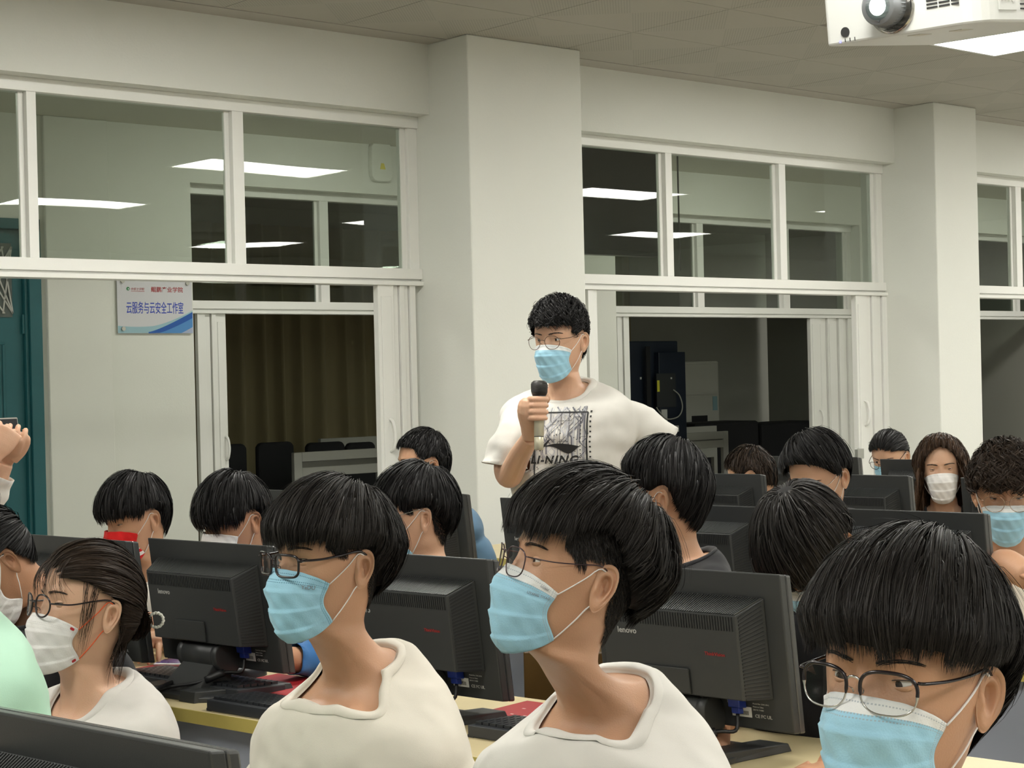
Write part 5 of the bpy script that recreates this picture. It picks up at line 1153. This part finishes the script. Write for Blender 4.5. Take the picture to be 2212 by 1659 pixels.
man = person('standing man in round glasses, blue mask and white printed T-shirt, holding a microphone', 1209, 731, MAN_D, R(26), R(34), pitch=R(5), hair=H_MAN, hN=6500, hw=.0022, skin=0, eyes=(R(20), R(15)), gaze=(R(-10), 0), mask=MM_BLUEW,
    glasses=dict(mat=nmat('thin_bronze', (.12, .08, .06, 1), .3, .8), w=.0245, h=.0215, n=2.1, r=.0009, tr=.0010, z=-.006, tz=.010), shirt=MT_WHITE, neck=(18.9, 20.2, 18.8), standing=True, seed=3, arms=man_arms, shirt_off=.012, scale=1.045)
# microphone: held, so a thing of its own
mt = thing('microphone', 'gold-bodied handheld microphone with a black mesh head in the speaker\'s hand', 'microphone', MIC_B); q = (MIC_T-MIC_B).to_track_quat('Z', 'Y'); mt.rotation_mode = 'QUATERNION'; mt.rotation_quaternion = q; Lm = (MIC_T-MIC_B).length
def turn(n, prof, mat, seg=28): V, Fc = tube([(0, 0, z) for z, r_ in prof], [r_ for z, r_ in prof], seg, up=(1, 0, 0)); obj(n, V, Fc, mat, mt, smooth=True)
turn('handle', [(0, .012), (.002, .0145), (.04, .0155), (.0405, .0150), (.043, .0150), (.0435, .0155), (Lm*.62, .0165), (Lm*.75, .018)], MMIC)
turn('ring', [(.0403, .0154), (.0432, .0154)], MMICB)
turn('collar', [(Lm*.75, .018), (Lm*.80, .0205), (Lm*.84, .0215)], MMICB)
turn('grille_head', [(Lm*.84, .022), (Lm*.90, .0255), (Lm*.97, .0265), (Lm*1.0, .0265), (Lm*1.045, .0235), (Lm*1.065, .019), (Lm*1.07, .010)], MGRL)
b = B()
for i in range(9):
    z = Lm*.86+i*.0042; r_ = np.interp(z, [Lm*.84, Lm*.90, Lm, Lm*1.045], [.0222, .0257, .0267, .0237]); V, Fc = tube([(r_*cos(a), r_*sin(a), z+.002*sin(3*a)) for a in np.linspace(0, 2*PI, 30, endpoint=False)], .0008, 4, closed=True); b.add(V, Fc)
b.obj('mesh_wires', nmat('mesh_dark', (.01, .01, .01, 1), .5), mt, kind='stuff')
# shirt print: drawn flat, then laid on the cloth
def shirt_print(p, items, lift=.0014, center=None):
    m_ = p.shirt.data; dg = bpy.context.evaluated_depsgraph_get(); bv = BVHTree.FromObject(p.shirt, dg); inv = p.Rz.transposed()
    r_ = p.T
    # chest frame in local coordinates (person faces -Y): u to +x, v up
    for name, V, Fc, mat in items:
        out = []
        for u, v, w in V:
            o = Vector((center[0]+u, -1.0, center[1]+v)); h = bv.ray_cast(o, Vector((0, 1, 0))); out.append((h[0].x, h[0].y-lift-w, h[0].z) if h[0] else (o.x, -.12, o.z))
        obj(name, out, Fc, mat, p.shirt)
MINK = nmat('print_black', (.012, .012, .012, 1), .7); MINKG = nmat('print_grey', (.22, .22, .25, 1), .6, .1); MINKL = nmat('print_silver', (.48, .48, .50, 1), .5, .2)
def strip(pts, w, lift=0, step=.006):
    V, Fc = [], []; 
    for a, b_ in zip(pts[:-1], pts[1:]):
        a = np.array(a); b_ = np.array(b_); L_ = np.linalg.norm(b_-a)+1e-9; n = max(1, int(L_/step)); d = (b_-a)/L_; nrm = np.array([-d[1], d[0]])*w/2; k = len(V)
        for i in range(n+1): q = a+(b_-a)*i/n; V += [(q[0]-nrm[0], q[1]-nrm[1], lift), (q[0]+nrm[0], q[1]+nrm[1], lift)]
        Fc += [(k+2*i, k+2*i+2, k+2*i+3, k+2*i+1) for i in range(n)]
    return V, Fc
def merge(L_):
    V, Fc = [], []
    for v, f in L_: Fc += [tuple(i+len(V) for i in g) for g in f]; V += list(v)
    return V, Fc
rs = np.random.RandomState(4); grey, silver, black = [], [], []
PW0, PW1, PH0, PH1 = -.118, .098, -.165, .118
for i in range(50):
    x = rs.uniform(PW0, PW1-.02); y = PH1-rs.uniform(0, .01); w = rs.choice([.0018, .003, .0045, .006], p=[.4, .3, .2, .1]); pts = [(x, y)]
    for j in range(5):
        st_ = rs.choice(3, p=[.55, .28, .17]); L_ = rs.uniform(.015, .06); x, y = pts[-1]; nx, ny = [(x, y-L_), (x-L_*.7, y-L_*.7), (x+L_*.5, y-L_*.5)][st_]
        nx = min(max(nx, PW0), PW1-.015); ny = max(ny, PH0); pts.append((nx, ny))
    (grey if i % 2 else silver).append(strip(pts, w, 0 if i % 2 else .0001))
    if i % 2: black.append(strip(pts, .0008, .0002))
for i in range(60):
    x = rs.uniform(PW0, PW1-.03); y = rs.uniform(PH0, PH1); black.append(strip([(x, y), (x+.0032, y)], .003, .0003))
for i in range(16):
    a0 = rs.uniform(PW0, PW1-.03); y = rs.uniform(PH0, PH1-.03); pts = [(a0, y), (a0+.02, y), (a0+.03, y+.012), (a0+.05, y+.012)]; pts = [(min(max(q[0], PW0), PW1-.012), q[1]) for q in pts]; black.append(strip(pts, .0012, .0002))
fx0, fx1, fy0, fy1 = -.098, .082, -.170, .098
fr_ = [strip([(fx0, fy0), (fx1, fy0)], .005, .0005), strip([(fx0, fy1), (fx1, fy1)], .005, .0005), strip([(fx0, fy0), (fx0, fy1)], .005, .0005), strip([(fx1, fy0), (fx1, fy1)], .005, .0005)]
for i in range(17):
    y = .100-i*.0165
    black.append(strip([(.089+.0012*i*0, y), (.0945, y)], .0055 if i > 2 else .0065, .0004))
for i in range(13): black.append(strip([(.060, .105-i*.013), (.0635, .105-i*.013)], .0035, .0003))
for xx in (.052, .070, .0735): grey.append(strip([(xx, PH0), (xx, PH1)], .0022, .0001))
# swooping emblem: long lens-shaped stroke with a rising hook on its left
def closedshape(top, bot, lift): 
    n = len(top); V = [(x, y, lift) for x, y in top]+[(x, y, lift) for x, y in bot]; return V, [(i, i+1, n+i+1, n+i) for i in range(n-1)]
xs = np.linspace(0, 1, 22)
top = [(-.062+.124*t, -.014+.013*math.sin(PI*t)**.8*(1-.45*t)) for t in xs]; bot = [(-.062+.124*t, -.014+.005*math.sin(PI*t)*(1-t)-.024*max(0, math.sin(PI*t**1.7))**1.7) for t in xs]
emb = [closedshape(top, bot, .0008)]
top = [(-.080+.048*t, -.030+.046*t**.7) for t in xs]; bot = [(-.080+.048*t, -.030+.046*t**1.25) for t in xs]; emb.append(closedshape(top, bot, .0008))
Vt_, Ft_ = textmesh('LI-NING', .036, 0, bold=.0011, shear=.25, sx=1.12, spacing=1.16); Vt_[:, 0] -= Vt_[:, 0].mean()+.012; Vt_[:, 1] -= .058; Vt_[:, 2] = .0009
V, Fc = merge(fr_); V2, F2 = merge(black)
chest = man.loc(W(1222, 965, MAN_D-.1))
items = [('print_traces', *merge(silver), MINKL), ('print_traces', *merge(grey), MINKG), ('print_traces', V2, F2, MINK), ('print_frame', V, Fc, MINK), ('print_emblem', *merge(emb), MINK), ('print_lettering', [tuple(v) for v in Vt_], Ft_, MINK)]
# the T-shirt faces the camera obliquely; the print centre follows the pixel of its frame
shirt_print(man, items, center=(chest[0], chest[2]+man.tz))

# ---------------- front row
BLK = nmat('frame_black', (.012, .008, .010, 1), .22, spec=.6); 
FRM_THIN = nmat('frame_purple_grey', (.10, .07, .08, 1), .25, .7); GOLD = nmat('frame_gold', (.55, .42, .32, 1), .2, 1); SILV = nmat('frame_silver', (.6, .6, .58, 1), .25, 1)
def arms_down(p):
    return {s_: dict(pts=[(.150*s_, .014, -.248), (.208*s_, .02, -.34), (.222*s_, .0, -.50), (.21*s_, -.14, -.58), (.13*s_, -.28, -.60)], extra=flat_hand((.13*s_, -.28, -.60), (-.3*s_, -1, -.1), (0, 0, 1), s_), noremesh=True, cuff=.084) for s_ in (-1, 1)}
b2 = person('young man in rectangular black glasses, pale blue mask and cream T-shirt', 708, 1203, 2.85, R(40), R(52), pitch=R(-1), fwd=.058, up=.022, drop=.055, roll=R(0), hair=dict(H_TWO, vol=(.024, .020, .030, .040)), hN=20000, hw=.0011, hairmat_=MH_SOFT, skin=1, eyes=(R(16), R(14)), mask=MM_BLUE,
    glasses=dict(mat=BLK, w=.0265, h=.0180, n=4.0, r=.0021, tr=.0034, tflat=.6, z=-.006, tz=.010, bz=.007, taper=.05), shirt=MT_CREAM, neck=(18.5, 23.4, 17.9), seed=12, shirt_off=.010, arms=arms_down, det=1.25, trousers=True)
mask_text(b2, 'YaDU', .0092, .78, .21, MINKG)
b3 = person('young man with undercut hair, thin-rimmed glasses and blue mask looking up', 1239, 1229, 2.45, R(38), R(73), pitch=R(-15), fwd=.100, up=.025, drop=.06, hair=H_UNDER, hN=18000, hw=.0011, hairmat_=MH_SOFT, skin=1, eyes=(R(12), R(10)), mask=MM_BLUEW,
    glasses=dict(mat=FRM_THIN, w=.0245, h=.0205, n=2.9, r=.0010, tr=.0009, z=-.007, tz=.011, bz=.010, tmat=FRM_THIN), shirt=MT_WHITE, neck=(19.3, 21.8, 18.4), seed=21, arms=arms_down, det=1.25, ear_s=1.08)
mask_text(b3, 'LIYANG YIYAO', .0050, .80, .24, MINKG)
mask_text(b3, 'oono', .0060, .86, .09, MINKG)
b4 = person('boy with heavy black fringe and black-topped glasses in the bottom right corner', 1956, 1456, 1.72, R(30), R(41), pitch=R(-4), roll=R(2), hair=dict(H_BOWL, end=[(0, .033), (30, .032), (50, .032), (64, .020), (80, .018), (92, .024), (112, .022), (120, -.03), (145, -.075), (180, -.085)], vol=(.036, .028, .032, .028)), hN=26000, hw=.0008, hairmat_=MH_SOFT, skin=1, eyes=(R(14), R(14)), gaze=(R(-8), R(10)), mask=MM_BLUEW,
    glasses=dict(mat=BLK, mat2=SILV, w=.0270, h=.0205, n=2.7, r=.0019, half=True, tr=.0024, tflat=.7, z=-.007, tz=.013, bz=.010, br=.0013, x=.0345), shirt=MT_NAVY, neck=(19.3, 20.6, 18.9), seed=5, arms=arms_down, det=1.25)
def girl_more():
    rs = np.random.RandomState(3); L_ = []
    n = 90; x0 = rs.uniform(-.050, .050, n); k = np.linspace(0, 1, 9)[None]; end = rs.uniform(-.004, .026, n)[:, None]; x = x0[:, None]*(1+.35*k)+rs.normal(0, .004, n)[:, None]*k; z = .088+(end-.088)*k
    y = -np.sqrt(np.maximum(.02, 1-(x/.0785)**2))*np.interp(z, [-.01, .04, .07, .09], [.0905, .0875, .079, .066])-.006-.010*np.sin(k*PI*.9)-rs.uniform(0, .003, n)[:, None]
    L_.append(ribbons(np.stack([x, y, z], -1), .0011*np.array([1, 1, 1, 1, .9, .8, .6, .4, .1])))
    for s_ in (-1, 1):
        n = 26; q = rs.uniform(-.2, 1.5, n)[:, None]; z = .055+(-.085-rs.uniform(-.03, .02, n)[:, None]-.055)*k; a = R(62)+q*.28-.15*k*q; r_ = head_r(a, np.clip(z, -.1, .1))+.006+.006*np.sin(k*5+q*9); a = a+rs.normal(0, .05, n)[:, None]*k+.05*np.sin(k*4+rs.uniform(0, 6, n)[:, None])
        L_.append(ribbons(np.stack([s_*r_*np.sin(a), -r_*np.cos(a), z], -1), .0008*np.array([1, 1, 1, 1, .9, .8, .6, .4, .1])))
        n = 110; q = rs.uniform(0, 1, n)[:, None]; z = -.03+(-.125-rs.uniform(-.02, .03, n)[:, None]+.03)*k; a = R(118)+q*.95; r_ = .082-.012*k+.008*np.sin(k*4+q*9)
        L_.append(ribbons(np.stack([s_*r_*np.sin(a), -r_*np.cos(a), z], -1), .0013*np.array([1, 1, 1, 1, .9, .8, .6, .4, .1])))
    # bun: wound strands
    n = 700; ph_ = rs.uniform(0, 2*PI, n)[:, None]; th_ = rs.uniform(.25, 2.9, n)[:, None]; t_ = np.linspace(0, 1.6, 9)[None]; R0 = rs.uniform(.024, .034, n)[:, None]; c = np.array([0, .108, -.030])
    P = np.stack([R0*np.sin(th_+.25*np.sin(t_*2+ph_))*np.cos(ph_+t_), .8*R0*np.cos(th_)+0*t_, R0*np.sin(th_+.2*np.cos(t_*3))*np.sin(ph_+t_)], -1)+c
    L_.append(ribbons(P, .0022*np.array([.3, .8, 1, 1, 1, 1, 1, .8, .3])))
    return L_
H_GIRL = dict(H_TIED, end=[(0, .080), (22, .068), (40, .042), (54, .018), (66, -.008), (78, -.014), (86, .010), (94, .022), (112, .024), (120, -.02), (140, -.075), (180, -.088)], more=girl_more(), capin=.03, rough=.003, clump=.05, vol=(.013, .012, .014, .014))
gl = person('girl in round dark glasses, white mask with orange loops and pale grey T-shirt', 187, 1307, 3.15, R(42), R(54), pitch=R(-9), roll=R(-2), hair=H_GIRL, hN=15000, hw=.0011, hairmat_=MH_BROWN, skin=0, eyes=(R(3), R(4)), gtop=-.020, mask=MM_WHITE, loopmat=MLOOPO, scale=.95,
    glasses=dict(mat=BLK, w=.0235, h=.0210, n=2.2, r=.0018, tr=.0023, y=-.1045, tflat=.7, z=-.006, tz=.006, bz=.004, x=.0325), shirt=MT_GREY, neck=(18.7, 20.9, 18.1), seed=31, arms=arms_down, det=1.15)
tr_ = [(.030*cos(a), .0, .030*sin(a)) for a in np.linspace(0, 2*PI, 33)[:-1]]
cl = np.array([[0, .128, -.022]]); V = []
a = np.linspace(0, 2*PI, 240, endpoint=False); rr = .0045; V, Fc = tube(np.stack([.0140*np.cos(a), .0012*np.cos(a*14), .0140*np.sin(a)], 1)*1.0+np.stack([.0006*np.cos(a*14)*np.cos(a), 0*a, .0006*np.cos(a*14)*np.sin(a)], 1), .0028, 8, closed=True)
rot_ = np.array(Matrix.Rotation(R(60), 3, 'Z')); V = np.array(V) @ rot_.T+np.array([.022, .138, -.020]); obj('hair_coil', gl.fin(gl.dfm(V, 1)), Fc, nmat('clear_plastic', (.55, .54, .48, 1), .12, spec=.7), gl.root, smooth=True)
# red tabs on her mask corners, necklace of small beads
for s_ in (-1, 1):
    for i0, j0 in ((3, 3), (36, 3)):
        G = gl.maskG; j = j0 if s_ < 0 else G.shape[1]-1-j0; o = G[i0, j]; e1_ = G[i0, j+1]-o; e1_ /= np.linalg.norm(e1_); e2_ = G[i0+1, j]-o; e2_ /= np.linalg.norm(e2_); nn = np.cross(e1_, e2_); nn *= np.sign(nn.dot(o*[1, 1, 0])) 
        V = [o+e1_*a_*.0042+e2_*b_*.0026+nn*.0017 for a_, b_ in ((-1, -.6), (-.6, -1), (.6, -1), (1, -.6), (1, .6), (.6, 1), (-.6, 1), (-1, .6))]+[o+e1_*a_*.0042+e2_*b_*.0026+nn*.0022 for a_, b_ in ((-1, -.6), (-.6, -1), (.6, -1), (1, -.6), (1, .6), (.6, 1), (-.6, 1), (-1, .6))]
        obj('tab', gl.fin(gl.dfm(np.array(V), 1)), [tuple(range(7, -1, -1)), tuple(range(8, 16))]+[(i, (i+1) % 8, 8+(i+1) % 8, 8+i) for i in range(8)], nmat('tab_red', srgb(180, 40, 45), .6), gl.mask)
def skinray(p, a, z, off=.002):
    """point on the neck/chest at azimuth a and height z"""
    t = np.interp(-z, -ROWS[:, 0], np.arange(len(ROWS))); v = skin_pt(np.array([[t]]), np.array([[a]]), off, face=False)[0, 0]; return v
N_ = 90; pts = []
for i in range(N_+1):
    a = -PI+2*PI*i/N_; z = -.205-.030*cos(a)-.02*max(0, cos(a))**3; v = skinray(gl, a, z, .006); pts.append(v)
pts = gl.dfm(np.array(pts)); pts = gl.fin(pts); nk = thing('necklace', 'thin bead necklace of black and white beads round the neck of the girl in grey', 'necklace', gl.root.location, gl.root.rotation_euler.z); bk, bw = B(), B()
for i in range(N_):
    c0 = Vector(pts[i]); c1 = Vector(pts[i+1]); (bk if (i*7 % 5) in (0, 2) else bw).add(*tube([c0+(c1-c0)*.1, c0+(c1-c0)*.9], .0016 if i % 3 else .0011, 6))
bk.obj('black_beads', MMOD, nk); bw.obj('white_beads', MPAP, nk)

# ---------------- row behind the first monitors
def hand_at(px, py, z, dpx, dpy, s_):
    """arm on the desk with a visible hand: wrist at a pixel on the plane z, fingers towards a second pixel"""
    def f(p):
        w_ = p.loc(onZ(px, py, z)); e_ = p.loc(onZ(dpx, dpy, z-.02)); sh = np.array([.150*s_, .014, -.248]); el = (sh+w_)/2+np.array([.06*s_, .06, -.12])
        return {s_: dict(pts=[sh, sh*.6+el*.4+np.array([.01*s_, .01, 0]), el, el*.45+w_*.55, w_], extra=flat_hand(w_, e_-w_, (0, 0, 1), s_, curl=.75), vox=.003)}
    return f
red = person('boy in a red patterned mask looking down, wearing a white T-shirt', 290, 1116, 5.2, R(40), R(48), pitch=R(15), hair=dict(H_BOWL, end=[(0, .018), (30, .018), (50, .024), (66, .010), (80, .016), (92, .022), (112, .022), (120, -.03), (145, -.072), (180, -.085)]), hN=5000, hw=.0024, skin=1, eyes=(R(5), R(3)), mask=MM_RED, shirt=MT_WHITE, seed=41,
    arms=hand_at(338, 1372, DESK+.06, 322, 1428, 1), det=.8, scale=1.04)
red2 = person('boy with long black fringe and white mask behind the round-hinged monitor', 503, 1118, 4.75, R(42), R(48), pitch=R(16), roll=R(2), hair=dict(H_BOWL, end=[(0, .002), (30, .002), (50, .006), (66, .004), (80, .016), (92, .022), (112, .022), (120, -.03), (145, -.072), (180, -.085)], jit=.16, vol=(.022, .018, .022, .018)), hN=5000, hw=.0024, skin=2, eyes=(R(8), R(6)), mask=MM_WHITE, shirt=MT_SKY, seed=43, det=.8, arms=lambda p: {1: dict(pts=[(.150, .014, -.248), p.loc(W(640, 1300, 4.5)), p.loc(W(705, 1405, 4.32)), p.loc(W(660, 1425, 4.22)), p.loc(W(600, 1420, 4.15))], sleeve=.9, longsleeve=True, extra=flat_hand(p.loc(W(600, 1420, 4.15)), (-1, -.5, 0), (0, 0, 1), 1), noremesh=True)})
p11 = person('boy with black hair and black collar, turned away, blue mask loops on his ear', 897, 1108, 4.5, R(60), R(82), pitch=R(6), hair=dict(H_TWO, vol=(.026, .018, .028, .024)), hN=6000, hw=.0022, skin=0, mask=MM_BLUE, glasses=dict(mat=SILV, r=.0008, tr=.0010), shirt=MT_BLACK, neck=(17.8, 18.6, 17.6), seed=47, det=.9, arms=arms_down)
p12 = person('short-haired boy in a light blue denim jacket at the foot of the white column', 912, 1000, 6.3, R(38), R(70), pitch=R(4), hair=H_SHORT, hN=3500, hw=.0024, skin=1, mask=MM_BLUE, shirt=MT_BLUE, seed=53, det=.7)
p13 = person('boy seen from behind with combed-back black hair and a black top', 1436, 1068, 4.05, R(86), R(112), pitch=R(6), hair=dict(H_SIDE, vol=(.026, .016, .022, .020)), hN=7000, hw=.0022, skin=1, mask=MM_BLUE, shirt=MT_BLACK, neck=(18.9, 20, 18.2), seed=59, det=.9, arms=arms_down)
p14 = person('boy in a black T-shirt bending his head down over the desk, blue mask half hidden', 1738, 1182, 3.40, R(30), R(32), pitch=R(46), lean=R(6), hair=dict(H_BOWL, crown=(-.15, .45, .88), end=[(0, .012), (30, .012), (50, .016), (66, .008), (80, .014), (92, .022), (112, .022), (120, -.03), (145, -.072), (180, -.085)], vol=(.026, .020, .026, .022)), hN=8000, hw=.0022, hairmat_=MH_SOFT, skin=2, eyes=(R(5), R(4)), mask=MM_BLUEW,
    glasses=dict(mat=SILV, r=.0009, tr=.0010), shirt=MT_BLACK, seed=61, arms=hand_at(1800, 1592, DESK+.06, 1700, 1634, 1), det=.9)
# ---------------- farther rows
p15 = person('person with cropped brown-black hair, low behind the monitors', 1622, 1030, 6.9, R(60), R(110), pitch=R(20), hair=dict(H_SHORT, rough=.006), hN=3000, hw=.0028, hairmat_=MH_BROWN, skin=1, mask=None, shirt=MT_BLACK, seed=67, det=.6, trousers=False)
p16 = person('young man with swept black hair and bare forehead, looking down', 1766, 1028, 5.2, R(35), R(42), pitch=R(24), hair=dict(H_SIDE, crown=(-.3, .3, .9), vol=(.034, .022, .030, .024), end=[(0, .074), (25, .070), (50, .052), (66, .024), (80, .004), (92, .020), (112, .022), (120, -.03), (145, -.075), (180, -.085)], endlift=.9), hN=6000, hw=.0022, skin=0, eyes=(R(5), R(4)), mask=MM_BLUE, glasses=dict(mat=SILV, r=.0009, tr=.0010), shirt=MT_BLACK, seed=71, det=.8)
p17 = person('girl with tied-back black hair, glasses and blue mask looking down by the wall', 1921, 985, 7.6, R(35), R(38), pitch=R(22), hair=dict(H_TIED, end=[(0, .072), (22, .066), (42, .050), (58, .028), (70, .0), (80, -.006), (90, .020), (112, .024), (120, -.02), (140, -.075), (180, -.088)], vol=(.016, .014, .016, .016)), hN=3000, hw=.0028, skin=0, mask=MM_BLUE, glasses=dict(mat=BLK, r=.0012, tr=.0014), shirt=MT_BLACK, seed=73, det=.6, scale=.93, trousers=False)
p18 = person('smiling girl with long brown-tipped hair and a white mask', 2033, 1010, 6.45, R(12), R(14), pitch=R(3), roll=R(-3), hair=dict(H_LONG, drop=.22, vol=(.022, .030, .014, .030), wave=.012, wfreq=7), hN=6000, hw=.0026, hairmat_=MH_DYED, skin=0, eyes=(R(6), R(3)), mask=MM_WHITE, shirt=MT_BLACK, seed=79, det=.8, scale=.95)
def curl_arms(p):
    L = lambda px, py, d: p.loc(W(px, py, d)); s_ = 1
    return {-1: dict(pts=[(-.150, .014, -.248), L(2120, 1290, 4.6), L(2135, 1300, 4.5), L(2165, 1222, 4.4), L(2222, 1246, 4.3)], sleeve=.0, rad=[.046, .046, .042, .042, .046, .034], extra=flat_hand(L(2222, 1246, 4.3), (1, -.3, -.3), (0, 0, 1), -1), noremesh=True)}
p19 = person('curly-haired young man in thin gold glasses and blue mask, bare forearm raised', 2172, 1062, 4.75, R(8), R(14), pitch=R(12), hair=H_CURL, hN=9000, hw=.0022, hairmat_=MH_BROWN, skin=1, eyes=(R(9), R(8)), gaze=(0, R(15)), mask=MM_BLUEW, glasses=dict(mat=GOLD, w=.0265, h=.0235, n=2.2, r=.0009, tr=.0010, z=-.006), shirt=MNECK, seed=83, det=.9, arms=curl_arms)
# ---------------- people cut off by the left edge
pm = person('person mostly out of frame at the left edge, mint green T-shirt shoulder', -205, 1110, 2.35, R(40), R(60), hair=H_LONG, hN=3000, hw=.002, mask=MM_WHITE, shirt=MT_MINT, seed=89, det=.7)
pb_ = person('dark-haired person in black bending over the desk at the left edge', -32, 1212, 3.75, R(42), R(50), pitch=R(42), lean=R(8), hair=dict(H_TIED, end=H_GIRL['end']), hN=5000, hw=.002, hairmat_=MH_BLACK, skin=2, mask=MM_WHITE, glasses=dict(mat=BLK), shirt=MT_BLACK, seed=97, det=.8)
def phone_arms(p):
    L = lambda px, py, d: p.loc(W(px, py, d)); out = {}
    for s_, (w_, e_) in {1: ((8, 1000), (-48, 1120)), -1: ((-20, 990), (-95, 1085))}.items():
        wr = L(*w_, 4.62 if s_ > 0 else 4.50); el = L(*e_, 4.62 if s_ > 0 else 4.42); up_ = L(30, 900, 4.55)-wr
        cam_ = p.loc(CAM)-wr; side_dir = L(60, 930, 4.55)-wr
        out[s_] = dict(pts=[(.150*s_, .014, -.248), (el+np.array([.150*s_, .014, -.248]))/2+np.array([0, 0, -.03]), el, (el+wr)/2, wr], extra=flat_hand(wr, up_*.9+side_dir*.2, cam_*1.0-up_*.2, s_, curl=2.4, k=.95), vox=.003, sleeve=.93, longsleeve=True)
    return out
pp = person('person raising a phone, only white sleeves and hands showing at the left edge', -205, 975, 4.6, R(-62), R(-62), hair=H_TWO, hN=2500, hw=.002, mask=MM_BLUE, shirt=MT_WHITE, seed=101, det=.7, arms=phone_arms)
c = W(-4, 932, 4.62); t = thing('smartphone', 'phone held up by two hands at the left edge, in a clear case', 'phone', c, rotz_of(R(-62)), rot=(R(-8), 0, rotz_of(R(-62))))
B().box(-.075, .075, -.004, .004, -.036, .036).obj('case', nmat('phone_case', (.35, .34, .30, 1), .15, spec=.6), t, bevel=.003); B().box(-.070, .070, -.0052, -.004, -.032, .032).obj('screen', MSCR, t)
